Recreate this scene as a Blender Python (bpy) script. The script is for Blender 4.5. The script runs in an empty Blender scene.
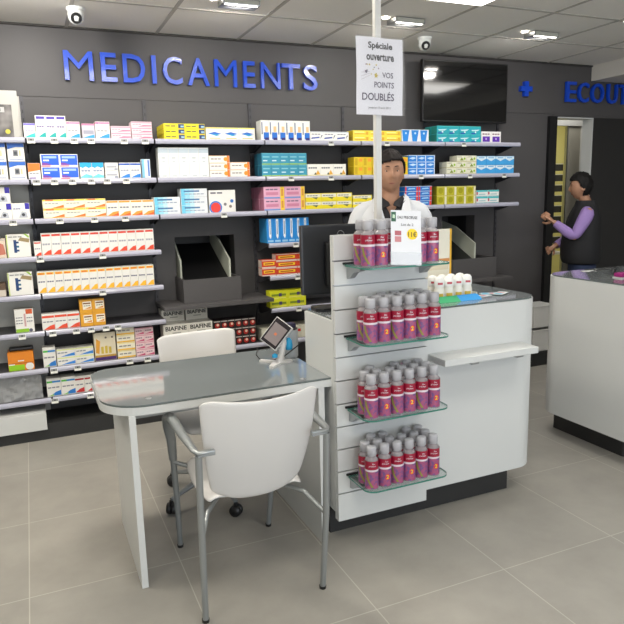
import bpy, bmesh, math, random
from mathutils import Vector, Matrix, noise
random.seed(7)
SC = bpy.context.scene
COL = SC.collection
PI = math.pi
# ------------------------------------------------------------------ camera
CAMH = 1.5
f_px, yaw, pitch, roll = 640.95, -.40889, .17916, -.02615
def cam_matrix():
    c, s = math.cos, math.sin
    Ry = Matrix(((c(yaw),0,s(yaw)),(0,1,0),(-s(yaw),0,c(yaw))))
    Rx = Matrix(((1,0,0),(0,c(pitch),-s(pitch)),(0,s(pitch),c(pitch))))
    Rz = Matrix(((c(roll),-s(roll),0),(s(roll),c(roll),0),(0,0,1)))
    M = Rz @ Rx @ Ry                      # rows: image right, image down, forward (in X, down, depth)
    def w(r): return Vector((M[r][0], M[r][2], -M[r][1]))
    right, down, fwd = w(0), w(1), w(2)
    m = Matrix.Identity(4)
    for i in range(3):
        m[i][0] = right[i]; m[i][1] = -down[i]; m[i][2] = -fwd[i]
    m[2][3] = CAMH
    return m
cd = bpy.data.cameras.new('camera'); cam = bpy.data.objects.new('camera', cd); COL.objects.link(cam)
cam.matrix_world = cam_matrix()
cd.sensor_width = 36; cd.sensor_fit = 'HORIZONTAL'; cd.lens = f_px/624*36; cd.clip_start = .05
SC.camera = cam
# ------------------------------------------------------------------ world, exposure, lights
W = bpy.data.worlds.new('world'); SC.world = W; W.use_nodes = True
W.node_tree.nodes['Background'].inputs[0].default_value = (.75,.8,.9,1)
W.node_tree.nodes['Background'].inputs[1].default_value = .15
vs = SC.view_settings
vs.view_transform = 'Standard'; vs.look = 'None'; vs.gamma = 1; vs.use_curve_mapping = False
vs.exposure = -0.1
CEIL = 2.60
def area(name, loc, size, energy, color=(1,1,1), rot=(0,0,0), size_y=None, spread=None):
    l = bpy.data.lights.new(name, 'AREA'); l.energy = energy; l.color = color
    l.shape = 'RECTANGLE'; l.size = size; l.size_y = size_y or size
    if spread: l.spread = spread
    o = bpy.data.objects.new(name, l); COL.objects.link(o); o.location = loc; o.rotation_euler = rot
    return o
TX, TY = .566, .635                                # ceiling tile
TX0, TY0 = .336, 4.6                               # a joint crossing at the back wall
PANELS = [(3,-3), (0,-3), (-3,-3), (3,-6), (0,-6), (6,-6), (-3,-6), (6,-3), (0,-9), (3,-9)]
PANEL_W = 5.0
for i, j in PANELS:                                # 60 x 60 ceiling light panels
    area('ceiling_panel_lamp', (TX0+(i+.5)*TX, TY0+(j+.5)*TY, CEIL-.03), .5, PANEL_W*((4.2 if j == -3 else 2.0) if i <= 0 else .8), (1,.93,.80) if i <= 0 else (1,.99,.97))
SPOTS = [(1.21,3.72), (2.34,3.76), (3.47,3.77), (.08,3.72)]
for x, y in SPOTS:                                 # recessed wall-washing spots
    area('recessed_spot_lamp', (x, y+.02, CEIL-.02), .12, 14.0, (1,.95,.88), rot=(math.radians(38),0,0))
area('shopfront_daylight', (1.5,-2.85,1.35), 5.5, 140, (.86,.93,1), rot=(math.radians(90),0,0), size_y=2.0)

# ------------------------------------------------------------------ materials
def lin(c): c /= 255; return c/12.92 if c <= .04045 else ((c+.055)/1.055)**2.4
def L(rgb): return (lin(rgb[0]), lin(rgb[1]), lin(rgb[2]), 1)
_M = {}
def mat(name, rgb, rough=.5, metal=0., spec=.5, emit=0, alpha=1, trans=0, vary=0, scale=20, bump=0, coat=0):
    if name in _M: return _M[name]
    m = bpy.data.materials.new(name); m.use_nodes = True; nt = m.node_tree; b = nt.nodes['Principled BSDF']
    b.inputs['Base Color'].default_value = L(rgb); b.inputs['Roughness'].default_value = rough
    b.inputs['Metallic'].default_value = metal; b.inputs['Specular IOR Level'].default_value = spec
    b.inputs['Alpha'].default_value = alpha; b.inputs['Transmission Weight'].default_value = trans
    b.inputs['Coat Weight'].default_value = coat
    if emit:
        b.inputs['Emission Color'].default_value = L(rgb); b.inputs['Emission Strength'].default_value = emit
    if vary or bump:
        tc = nt.nodes.new('ShaderNodeTexCoord'); n = nt.nodes.new('ShaderNodeTexNoise')
        n.inputs['Scale'].default_value = scale; n.inputs['Detail'].default_value = 5
        nt.links.new(tc.outputs['Object'], n.inputs['Vector'])
        if vary:
            mx = nt.nodes.new('ShaderNodeMix'); mx.data_type = 'RGBA'
            a = L(rgb); mx.inputs[6].default_value = tuple(v*(1-vary) for v in a[:3])+(1,)
            mx.inputs[7].default_value = tuple(min(1,v*(1+vary)) for v in a[:3])+(1,)
            nt.links.new(n.outputs['Fac'], mx.inputs[0]); nt.links.new(mx.outputs[2], b.inputs['Base Color'])
        if bump:
            bp = nt.nodes.new('ShaderNodeBump'); bp.inputs['Strength'].default_value = bump; bp.inputs['Distance'].default_value = .002
            nt.links.new(n.outputs['Fac'], bp.inputs['Height']); nt.links.new(bp.outputs['Normal'], b.inputs['Normal'])
    _M[name] = m; return m
def ink(rgb): return mat('print_%02x%02x%02x' % tuple(rgb), rgb, .45)

def floor_material():
    m = bpy.data.materials.new('floor_tiles'); m.use_nodes = True; nt = m.node_tree; b = nt.nodes['Principled BSDF']
    tc = nt.nodes.new('ShaderNodeTexCoord'); mp = nt.nodes.new('ShaderNodeMapping')
    mp.inputs['Location'].default_value = (.135+.585*10, -1.862+.643*10, 0)
    nt.links.new(tc.outputs['Object'], mp.inputs['Vector'])
    br = nt.nodes.new('ShaderNodeTexBrick'); br.offset = 0; br.squash = 1
    br.inputs['Scale'].default_value = 1; br.inputs['Brick Width'].default_value = .585; br.inputs['Row Height'].default_value = .643
    br.inputs['Mortar Size'].default_value = .0022; br.inputs['Mortar Smooth'].default_value = .2; br.inputs['Bias'].default_value = 0
    br.inputs['Color1'].default_value = L((156,153,146)); br.inputs['Color2'].default_value = L((162,158,150)); br.inputs['Mortar'].default_value = L((188,185,176))
    nt.links.new(mp.outputs['Vector'], br.inputs['Vector'])
    n = nt.nodes.new('ShaderNodeTexNoise'); n.inputs['Scale'].default_value = 3.2; n.inputs['Detail'].default_value = 6; n.inputs['Roughness'].default_value = .62
    nt.links.new(tc.outputs['Object'], n.inputs['Vector'])
    rp = nt.nodes.new('ShaderNodeMapRange'); rp.inputs[1].default_value = .3; rp.inputs[2].default_value = .7; rp.inputs[3].default_value = .88; rp.inputs[4].default_value = 1.08
    nt.links.new(n.outputs['Fac'], rp.inputs[0])
    mx = nt.nodes.new('ShaderNodeVectorMath'); mx.operation = 'SCALE'
    nt.links.new(br.outputs['Color'], mx.inputs[0]); nt.links.new(rp.outputs[0], mx.inputs['Scale'])
    nt.links.new(mx.outputs[0], b.inputs['Base Color'])
    b.inputs['Roughness'].default_value = .42; b.inputs['Specular IOR Level'].default_value = .35
    return m
M_floor = floor_material()
M_ceil = mat('ceiling_tile', (238,235,229), .95, vary=.03, scale=60, bump=.15)
M_tbar = mat('ceiling_grid', (180,176,170), .8)
M_wall = mat('anthracite_laminate', (84,82,83), .5, spec=.35, vary=.04, scale=4)
M_wallD = mat('black_laminate', (38,37,38), .5)
M_plinth = mat('plinth_black', (42,42,42), .55)
M_white = mat('white_laminate', (205,207,206), .32, vary=.015, scale=6)
M_white2 = mat('white_paint', (205,203,196), .7)
M_lgrey = mat('pale_grey_panel', (205,203,197), .6)
M_top = mat('grey_back_painted_glass', (128,134,136), .06, coat=.6)
M_shelf = mat('shelf_steel', (74,73,78), .45, metal=.3)
M_rail = mat('price_rail', (176,176,192), .22, coat=.5)
M_alu = mat('brushed_aluminium', (170,172,174), .32, metal=.85)
M_silver = mat('silver_paint', (150,154,155), .35, metal=.55)
M_black = mat('black_plastic', (22,22,24), .4)
M_blackg = mat('black_gloss', (10,10,12), .09, coat=.5)
M_plastic = mat('white_moulded_plastic', (208,206,204), .28)
M_blue = mat('blue_acrylic', (6,72,205), .3, coat=.25)
M_edge = mat('glass_edge', (60,128,112), .12, trans=.2)
M_edged = mat('dark_glass_edge', (96,104,104), .15)
M_tag = mat('tag_white', (222,222,214), .4)
M_tagd = mat('tag_print', (120,122,122), .4)

# ------------------------------------------------------------------ mesh builder
class MB:
    def __init__(s): s.v = []; s.f = []; s.mi = []; s.m = []; s.sm = []
    def slot(s, m):
        if m not in s.m: s.m.append(m)
        return s.m.index(m)
    def add(s, vs, fs, m, smooth=False):
        o = len(s.v); s.v += [tuple(v) for v in vs]; k = s.slot(m)
        for f in fs: s.f.append(tuple(i+o for i in f)); s.mi.append(k); s.sm.append(smooth)
    def box(s, x0, x1, y0, y1, z0, z1, m, bev=0, xf=None):
        if bev <= 0:
            vs = [Vector((x,y,z)) for z in (z0,z1) for y in (y0,y1) for x in (x0,x1)]
            fs = [(0,2,3,1),(4,5,7,6),(0,1,5,4),(2,6,7,3),(0,4,6,2),(1,3,7,5)]
        else:
            bm = bmesh.new(); bmesh.ops.create_cube(bm, size=1)
            for v in bm.verts:
                v.co = Vector(((x0+x1)/2+v.co.x*(x1-x0), (y0+y1)/2+v.co.y*(y1-y0), (z0+z1)/2+v.co.z*(z1-z0)))
            bmesh.ops.bevel(bm, geom=bm.edges[:], offset=bev, segments=2, profile=.7, affect='EDGES')
            bm.verts.index_update(); vs = [v.co.copy() for v in bm.verts]; fs = [tuple(v.index for v in f.verts) for f in bm.faces]; bm.free()
        if xf: vs = [xf @ v for v in vs]
        s.add(vs, fs, m)
    def prism(s, pts, z0, z1, m, mside=None, xf=None):
        n = len(pts)
        vs = [Vector((p[0],p[1],z0)) for p in pts]+[Vector((p[0],p[1],z1)) for p in pts]
        if xf: vs = [xf @ v for v in vs]
        s.add(vs, [tuple(range(n-1,-1,-1)), tuple(range(n,2*n))], m)
        s.add(vs, [(i,(i+1)%n,n+(i+1)%n,n+i) for i in range(n)], mside or m)
    def tube(s, pts, r, m, n=10, flat=1.0, cap=True):
        pts = [Vector(p) for p in pts]; rs = r if isinstance(r,(list,tuple)) else [r]*len(pts)
        vs = []; up = Vector((0,0,1)); prev = None
        for i, p in enumerate(pts):
            t = (pts[min(i+1,len(pts)-1)]-pts[max(i-1,0)]).normalized()
            if prev is None:
                a = t.cross(up if abs(t.z) < .9 else Vector((1,0,0))).normalized()
            else:
                a = (prev - t*prev.dot(t)).normalized()
            prev = a; b = t.cross(a).normalized()
            for k in range(n):
                an = 2*PI*k/n; vs.append(p+a*math.cos(an)*rs[i]+b*math.sin(an)*rs[i]*flat)
        fs = [(i*n+k, i*n+(k+1)%n, (i+1)*n+(k+1)%n, (i+1)*n+k) for i in range(len(pts)-1) for k in range(n)]
        s.add(vs, fs, m, True)
        if cap: s.add(vs[:n], [tuple(range(n-1,-1,-1))], m); s.add(vs[-n:], [tuple(range(n))], m)
    def lathe(s, prof, m, n=24, c=(0,0,0), xf=None, sx=1, sy=1, caps=True):
        vs = [Vector((c[0]+r*math.cos(2*PI*k/n)*sx, c[1]+r*math.sin(2*PI*k/n)*sy, c[2]+z)) for r, z in prof for k in range(n)]
        if xf: vs = [xf @ v for v in vs]
        fs = [(i*n+k, i*n+(k+1)%n, (i+1)*n+(k+1)%n, (i+1)*n+k) for i in range(len(prof)-1) for k in range(n)]
        s.add(vs, fs, m, True)
        if caps:
            s.add(vs[:n], [tuple(range(n-1,-1,-1))], m); s.add(vs[-n:], [tuple(range(n))], m)
    def mesh(s, me, m, xf=None, smooth=False):
        vs = [(xf @ v.co) if xf else v.co.copy() for v in me.vertices]
        s.add(vs, [tuple(p.vertices) for p in me.polygons], m, smooth)
    def build(s, name, parent=None, loc=None, kind=None):
        me = bpy.data.meshes.new(name); me.from_pydata(s.v, [], s.f)
        for m in s.m: me.materials.append(m)
        me.polygons.foreach_set('material_index', s.mi); me.polygons.foreach_set('use_smooth', s.sm)
        me.update()
        o = bpy.data.objects.new(name, me); COL.objects.link(o)
        if parent: o.parent = parent
        if loc: o.location = loc
        if kind: o['kind'] = kind
        return o
def tag(o, label=None, cat=None, group=None, kind=None):
    if label: o['label'] = label
    if cat: o['category'] = cat
    if group: o['group'] = group
    if kind: o['kind'] = kind
    return o
def thing(name, label, cat, loc=(0,0,0), rz=0, group=None):
    o = bpy.data.objects.new(name, None); COL.objects.link(o); o.location = loc; o.rotation_euler = (0,0,rz); o.empty_display_size = .05
    return tag(o, label, cat, group)
def copy_tree(o, parent=None):
    c = o.copy(); COL.objects.link(c); c.parent = parent
    for ch in list(o.children): copy_tree(ch, c)
    return c
def mods(o, *ms):
    """bake modifiers given as (type, {attrs})"""
    for t, kw in ms:
        md = o.modifiers.new(t, t)
        for k, v in kw.items(): setattr(md, k, v)
    dg = bpy.context.evaluated_depsgraph_get(); dg.update()
    me = bpy.data.meshes.new_from_object(o.evaluated_get(dg), depsgraph=dg)
    mats = [m for m in o.data.materials]
    o.modifiers.clear(); o.data = me
    if not len(me.materials):
        for m in mats: me.materials.append(m)
    return o
def smooth(o):
    for p in o.data.polygons: p.use_smooth = True
    return o
_T = {}
def text_data(txt, bold=0., extrude=0.):
    key = (txt, bold, extrude)
    if key in _T: return _T[key]
    c = bpy.data.curves.new('lettering', 'FONT'); c.body = txt; c.size = 1; c.offset = bold; c.extrude = extrude
    c.resolution_u = 3
    o = bpy.data.objects.new('lettering', c); COL.objects.link(o)
    dg = bpy.context.evaluated_depsgraph_get(); dg.update()
    me = bpy.data.meshes.new_from_object(o.evaluated_get(dg), depsgraph=dg)
    bpy.data.objects.remove(o); bpy.data.curves.remove(c)
    xs = [v.co.x for v in me.vertices]; ys = [v.co.y for v in me.vertices]
    _T[key] = (me, min(xs), max(xs), min(ys), max(ys)); return _T[key]
def text_on(mb, txt, x0, x1, z0, z1, y, m, bold=0., depth=0, bend=None, keep=False):
    """lettering facing -Y filling the rectangle"""
    me, a, b, c, d = text_data(txt, bold, .5 if depth else 0)
    vs = []
    for v in me.vertices:
        u = (v.co.x-a)/(b-a); w = (v.co.y-c)/(d-c)
        X = x0+u*(x1-x0); Z = z0+w*(z1-z0); Y = y-(v.co.z)*depth
        if bend:
            R = bend; an = X/R; X = R*math.sin(an); Y = y+R-R*math.cos(an)
        vs.append((X,Y,Z))
    mb.add(vs, [tuple(p.vertices) for p in me.polygons], m)
def rounded(x0, x1, y0, y1, r, n=8):
    """r: radii for corners (x0y0, x1y0, x1y1, x0y1)"""
    if not isinstance(r,(list,tuple)): r = [r]*4
    out = []
    for (cx,cy,a0,rr) in ((x0+r[0],y0+r[0],PI,r[0]),(x1-r[1],y0+r[1],1.5*PI,r[1]),(x1-r[2],y1-r[2],0,r[2]),(x0+r[3],y1-r[3],.5*PI,r[3])):
        if rr < 1e-4: out.append((cx,cy)); continue
        for k in range(n+1):
            a = a0+.5*PI*k/n; out.append((cx+rr*math.cos(a), cy+rr*math.sin(a)))
    return out
ORD = ['first','second','third','fourth','fifth','sixth','seventh','eighth','ninth','tenth','eleventh','twelfth','thirteenth','fourteenth']
NUM = ['','one','two','three','four','five','six','seven','eight','nine','ten','eleven','twelve','thirteen','fourteen']

# ------------------------------------------------------------------ room shell
def S(name, mb): return mb.build(name, kind='structure')
mb = MB(); mb.box(-3, 7.5, -3, 7.2, -.05, 0, M_floor); S('floor', mb)
mb = MB(); mb.box(-3, 7.5, -3, 4.6, CEIL, CEIL+.05, M_ceil); mb.box(4.3, 7.5, 4.6, 7.2, CEIL, CEIL+.05, M_ceil); S('ceiling', mb)
mb = MB()                                            # T-bar grid of the suspended ceiling
for k in range(-5, 13):
    x = TX0+k*TX; mb.box(x-.011, x+.011, -3, 4.59, CEIL-.004, CEIL, M_tbar)
for k in range(0, 12):
    y = TY0-k*TY; mb.box(-3, 7.5, y-.011, y+.011, CEIL-.0035, CEIL, M_tbar)
mb.box(-3, 4.83, 4.575, 4.6, CEIL-.012, CEIL, mat('painted_shadow_line', (60,58,56), .8)); S('trim_1', mb)  # dark strip paints in the shadow line where wall meets ceiling
# back wall: anthracite panels with two delivery openings and the doorway
mb = MB(); Yw = 4.6
OP1 = (.94, 1.38, .88, 1.235); OP2 = (3.22, 3.56, .90, 1.30)
mb.box(-3, 4.415, Yw, Yw+.12, 1.30, CEIL, M_wall)
mb.box(-3, OP1[0], Yw, Yw+.12, 0, 1.30, M_wall); mb.box(OP1[0], OP1[1], Yw, Yw+.12, OP1[3], 1.30, M_wall); mb.box(OP1[0], OP1[1], Yw, Yw+.12, 0, OP1[2], M_wall)
mb.box(OP1[1], OP2[0], Yw, Yw+.12, 0, 1.30, M_wall); mb.box(OP2[0], OP2[1], Yw, Yw+.12, 0, OP2[2], M_wall)
mb.box(OP2[1], 4.415, Yw, Yw+.12, 0, 1.30, M_wall)
mb.box(4.415, 4.895, Yw, Yw+.12, 2.145, CEIL, M_wall); mb.box(4.895, 7.5, Yw, Yw+.12, 2.145, CEIL, M_wall)
mb.box(4.895, 7.5, Yw, Yw+.12, 0, 2.145, M_wallD)
S('wall_back', mb)
mb = MB(); mb.box(-3, 4.40, Yw-.006, Yw, 2.168, CEIL, M_wall); mb.box(4.40, 4.83, Yw-.006, Yw, 2.16, CEIL, M_wall); mb.box(4.83,7.5,Yw-.006,Yw,2.16,2.46,M_wall); S('trim_2', mb)   # fascia band
mb = MB(); mb.box(-3.05, -3, -3, 4.72, 0, CEIL, M_white2); S('wall_left', mb)
mb = MB(); mb.box(7.5, 7.55, -3, 7.2, 0, CEIL, M_white2); S('wall_right', mb)
mb = MB(); mb.box(-3, 7.5, -3.05, -3, 0, .3, M_white2); mb.box(-3, 7.5, -3.05, -3, 2.35, CEIL, M_white2); mb.box(-3,-1.4,-3.05,-3,.3,2.35,M_white2); mb.box(4.4,7.5,-3.05,-3,.3,2.35,M_white2); S('wall_front', mb)
mb = MB(); mb.box(4.83, 7.5, 1.0, 4.59, 2.465, CEIL, mat('bulkhead_white', (214,210,202), .8)); S('trim_3', mb)   # white bulkhead
# doorway: black frame, back room beyond
mb = MB(); mb.box(4.34, 4.425, 4.565, 4.599, 0, 2.145, M_black); mb.box(4.415, 4.425, 4.601, 4.72, 0, 2.145, M_black); S('trim_4', mb)
mb = MB(); mb.box(4.884, 4.895, 4.601, 4.72, 0, 2.145, M_white); mb.box(4.426, 4.884, 4.601, 4.72, 2.135, 2.145, M_white); S('trim_5', mb)
M_room = mat('back_room_white', (206,206,202), .8)
mb = MB(); mb.box(4.30, 4.78, 5.0, 5.05, 0, CEIL, M_room); mb.box(4.78, 5.17, 5.0, 5.05, 2.12, CEIL, M_room); mb.box(5.17, 7.5, 5.0, 5.05, 0, CEIL, M_room)
mb.box(4.28, 4.32, 4.72, 5.0, 0, CEIL, M_room); S('wall_passage', mb)
mb = MB(); M_yel = mat('back_room_yellow', (200,192,120), .8)
mb.box(4.28, 7.5, 6.6, 6.65, 0, CEIL, M_yel); mb.box(4.28, 4.32, 5.05, 6.6, 0, CEIL, M_yel); S('wall_stockroom', mb)
area('back_room_lamp', (5.6,5.8,CEIL-.05), .6, 26, (1,.97,.9)); area('passage_lamp', (4.95,4.86,CEIL-.05), .15, 4.5, (1,.97,.9))
mb = MB(); mb.box(5.00, 5.165, 5.01, 5.03, 0, 2.118, mat('frosted_pane', (176,172,158), .5)); mb.box(4.985, 5.00, 5.005, 5.035, 0, 2.118, M_alu); S('door_1', mb)
# ------------------------------------------------------------------ shelving along the back wall
FR = 4.30
ZT = {1:1.887,2:1.642,3:1.405,4:1.175,5:.94,6:.705,7:.465,8:.268}
UP = [.03,.79,1.54,2.29,3.03,3.78]
BAYN = {0:'pale left display bay',1:'first dark bay',2:'delivery hatch bay',3:'bay left of the pharmacist',4:'bay behind the pharmacist',5:'far right bay'}
LEV = {1:'top shelf',2:'second shelf',3:'third shelf',4:'fourth shelf',5:'fifth shelf',6:'sixth shelf',7:'seventh shelf',8:'lowest shelf'}
def shelf(bay, lev, x0, x1):
    z = ZT[lev]
    t = thing('shelf', f'grey metal shelf with pale price rail, {LEV[lev]} of the {BAYN[bay]}', 'shelf', ((x0+x1)/2, FR, z-.02), 0, 'wall shelves of the shelving')
    w = (x1-x0)/2-.0015
    b = MB(); b.box(-w, w, .012, .296, .004, .02, M_shelf); b.build('shelf_board', t)
    b = MB()
    prof = [(.0,-.011),(-.006,-.008),(-.009,.004),(-.006,.014),(.0,.021),(.012,.021),(.012,-.011)]
    n = len(prof); vs = [Vector((s*w, p[0], p[1])) for s in (-1,1) for p in prof]
    b.add(vs, [tuple(range(n))[::-1], tuple(range(n,2*n))]+[(i,(i+1)%n,n+(i+1)%n,n+i) for i in range(n)][::1], M_rail); b.build('price_rail', t)
    for s in (-1,1):
        b = MB(); x = s*(w-.006)
        vs = [Vector((x+d, y, zz)) for d in (-.002,.002) for y, zz in ((.03,.004),(.295,.004),(.295,-.05),(.24,-.05))]
        b.add(vs, [(0,1,2,3),(7,6,5,4),(0,4,5,1),(1,5,6,2),(2,6,7,3),(3,7,4,0)], M_shelf); b.build('bracket', t)
LAY = {0:[1,2,3,4,5,6,7,8],1:[1,2,3,4,5,6,7,8],2:[1,2,3,7,8],3:[1,2,3,4,5,6,7],4:[1,2,3],5:[1,2,3]}
EDG = [-.75]+UP
for bay, levs in LAY.items():
    for lv in levs: shelf(bay, lv, EDG[bay]+.004, EDG[bay+1]-.004)
# uprights
for k, x in enumerate(UP):
    b = MB(); b.box(x-.011, x+.011, 4.588, 4.5995, .12, 2.165, M_shelf)
    for q in range(40):
        z = .16+q*.05; b.box(x-.003, x+.003, 4.5865, 4.5885, z, z+.022, M_black)
    o = b.build('shelf_upright'); tag(o, f'dark slotted upright rail, {ORD[k]} from the left along the back wall', 'shelf upright', 'slotted uprights of the shelving')
# pale back and base of the left bay, dark plinth
b = MB(); b.box(-.75, .018, 4.5975, 4.5995, .1, 2.165, M_lgrey); tag(b.build('back_panel'), 'pale grey back panel of the left display bay', 'panel')
b = MB(); b.box(-.75, -.015, 4.262, 4.596, .075, .19, M_white, .003); tag(b.build('base_drawer'), 'low white base box under the left display bay', 'drawer')
b = MB(); b.box(-.75, 3.78, 4.29, 4.588, 0, .07, M_plinth); b.box(-.012, 3.78, 4.29, 4.588, .07, .105, M_plinth)
b.box(3.78, 4.335, 4.45, 4.598, 0, .105, M_plinth); tag(b.build('plinth'), 'long black plinth running along the floor under the shelving', 'plinth')
# price tags
TG = {1:[0.059,0.188,0.302,0.401,0.599,0.729,2.043,2.505,3.203],2:[0.066,0.167,0.27,0.382,0.477,0.594,1.725,2.037,2.806,3.268,3.609],3:[-0.087,0.176,0.381,0.57,1.224],4:[0.043,0.412,1.746],5:[0.394,1.754],6:[-0.105,0.072,0.213,0.303,0.395,0.47,1.754],7:[0.058,0.2,0.528,0.645],8:[0.045,0.263]}
b = MB(); b.box(-.021,.021,-.003,0,-.018,.013,M_tag); b.box(-.019,.019,-.0034,-.003,-.004,.012,M_tagd); b.box(-.004,.004,-.0036,-.0034,-.001,.008,M_black)
tg0 = b.build('price_tag'); used = False
for lv, xs in TG.items():
    for k, x in enumerate(xs):
        o = tg0 if not used else tg0.copy()
        if used: COL.objects.link(o)
        used = True
        o.location = (x, FR-.0095, ZT[lv]-.018); o.rotation_euler = (math.radians(-12),0,0)
        tag(o, f'small white price tag, {ORD[k]} from left on rail of the {LEV[lv]}', 'price tag', 'price tags on the shelf rails')

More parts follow.
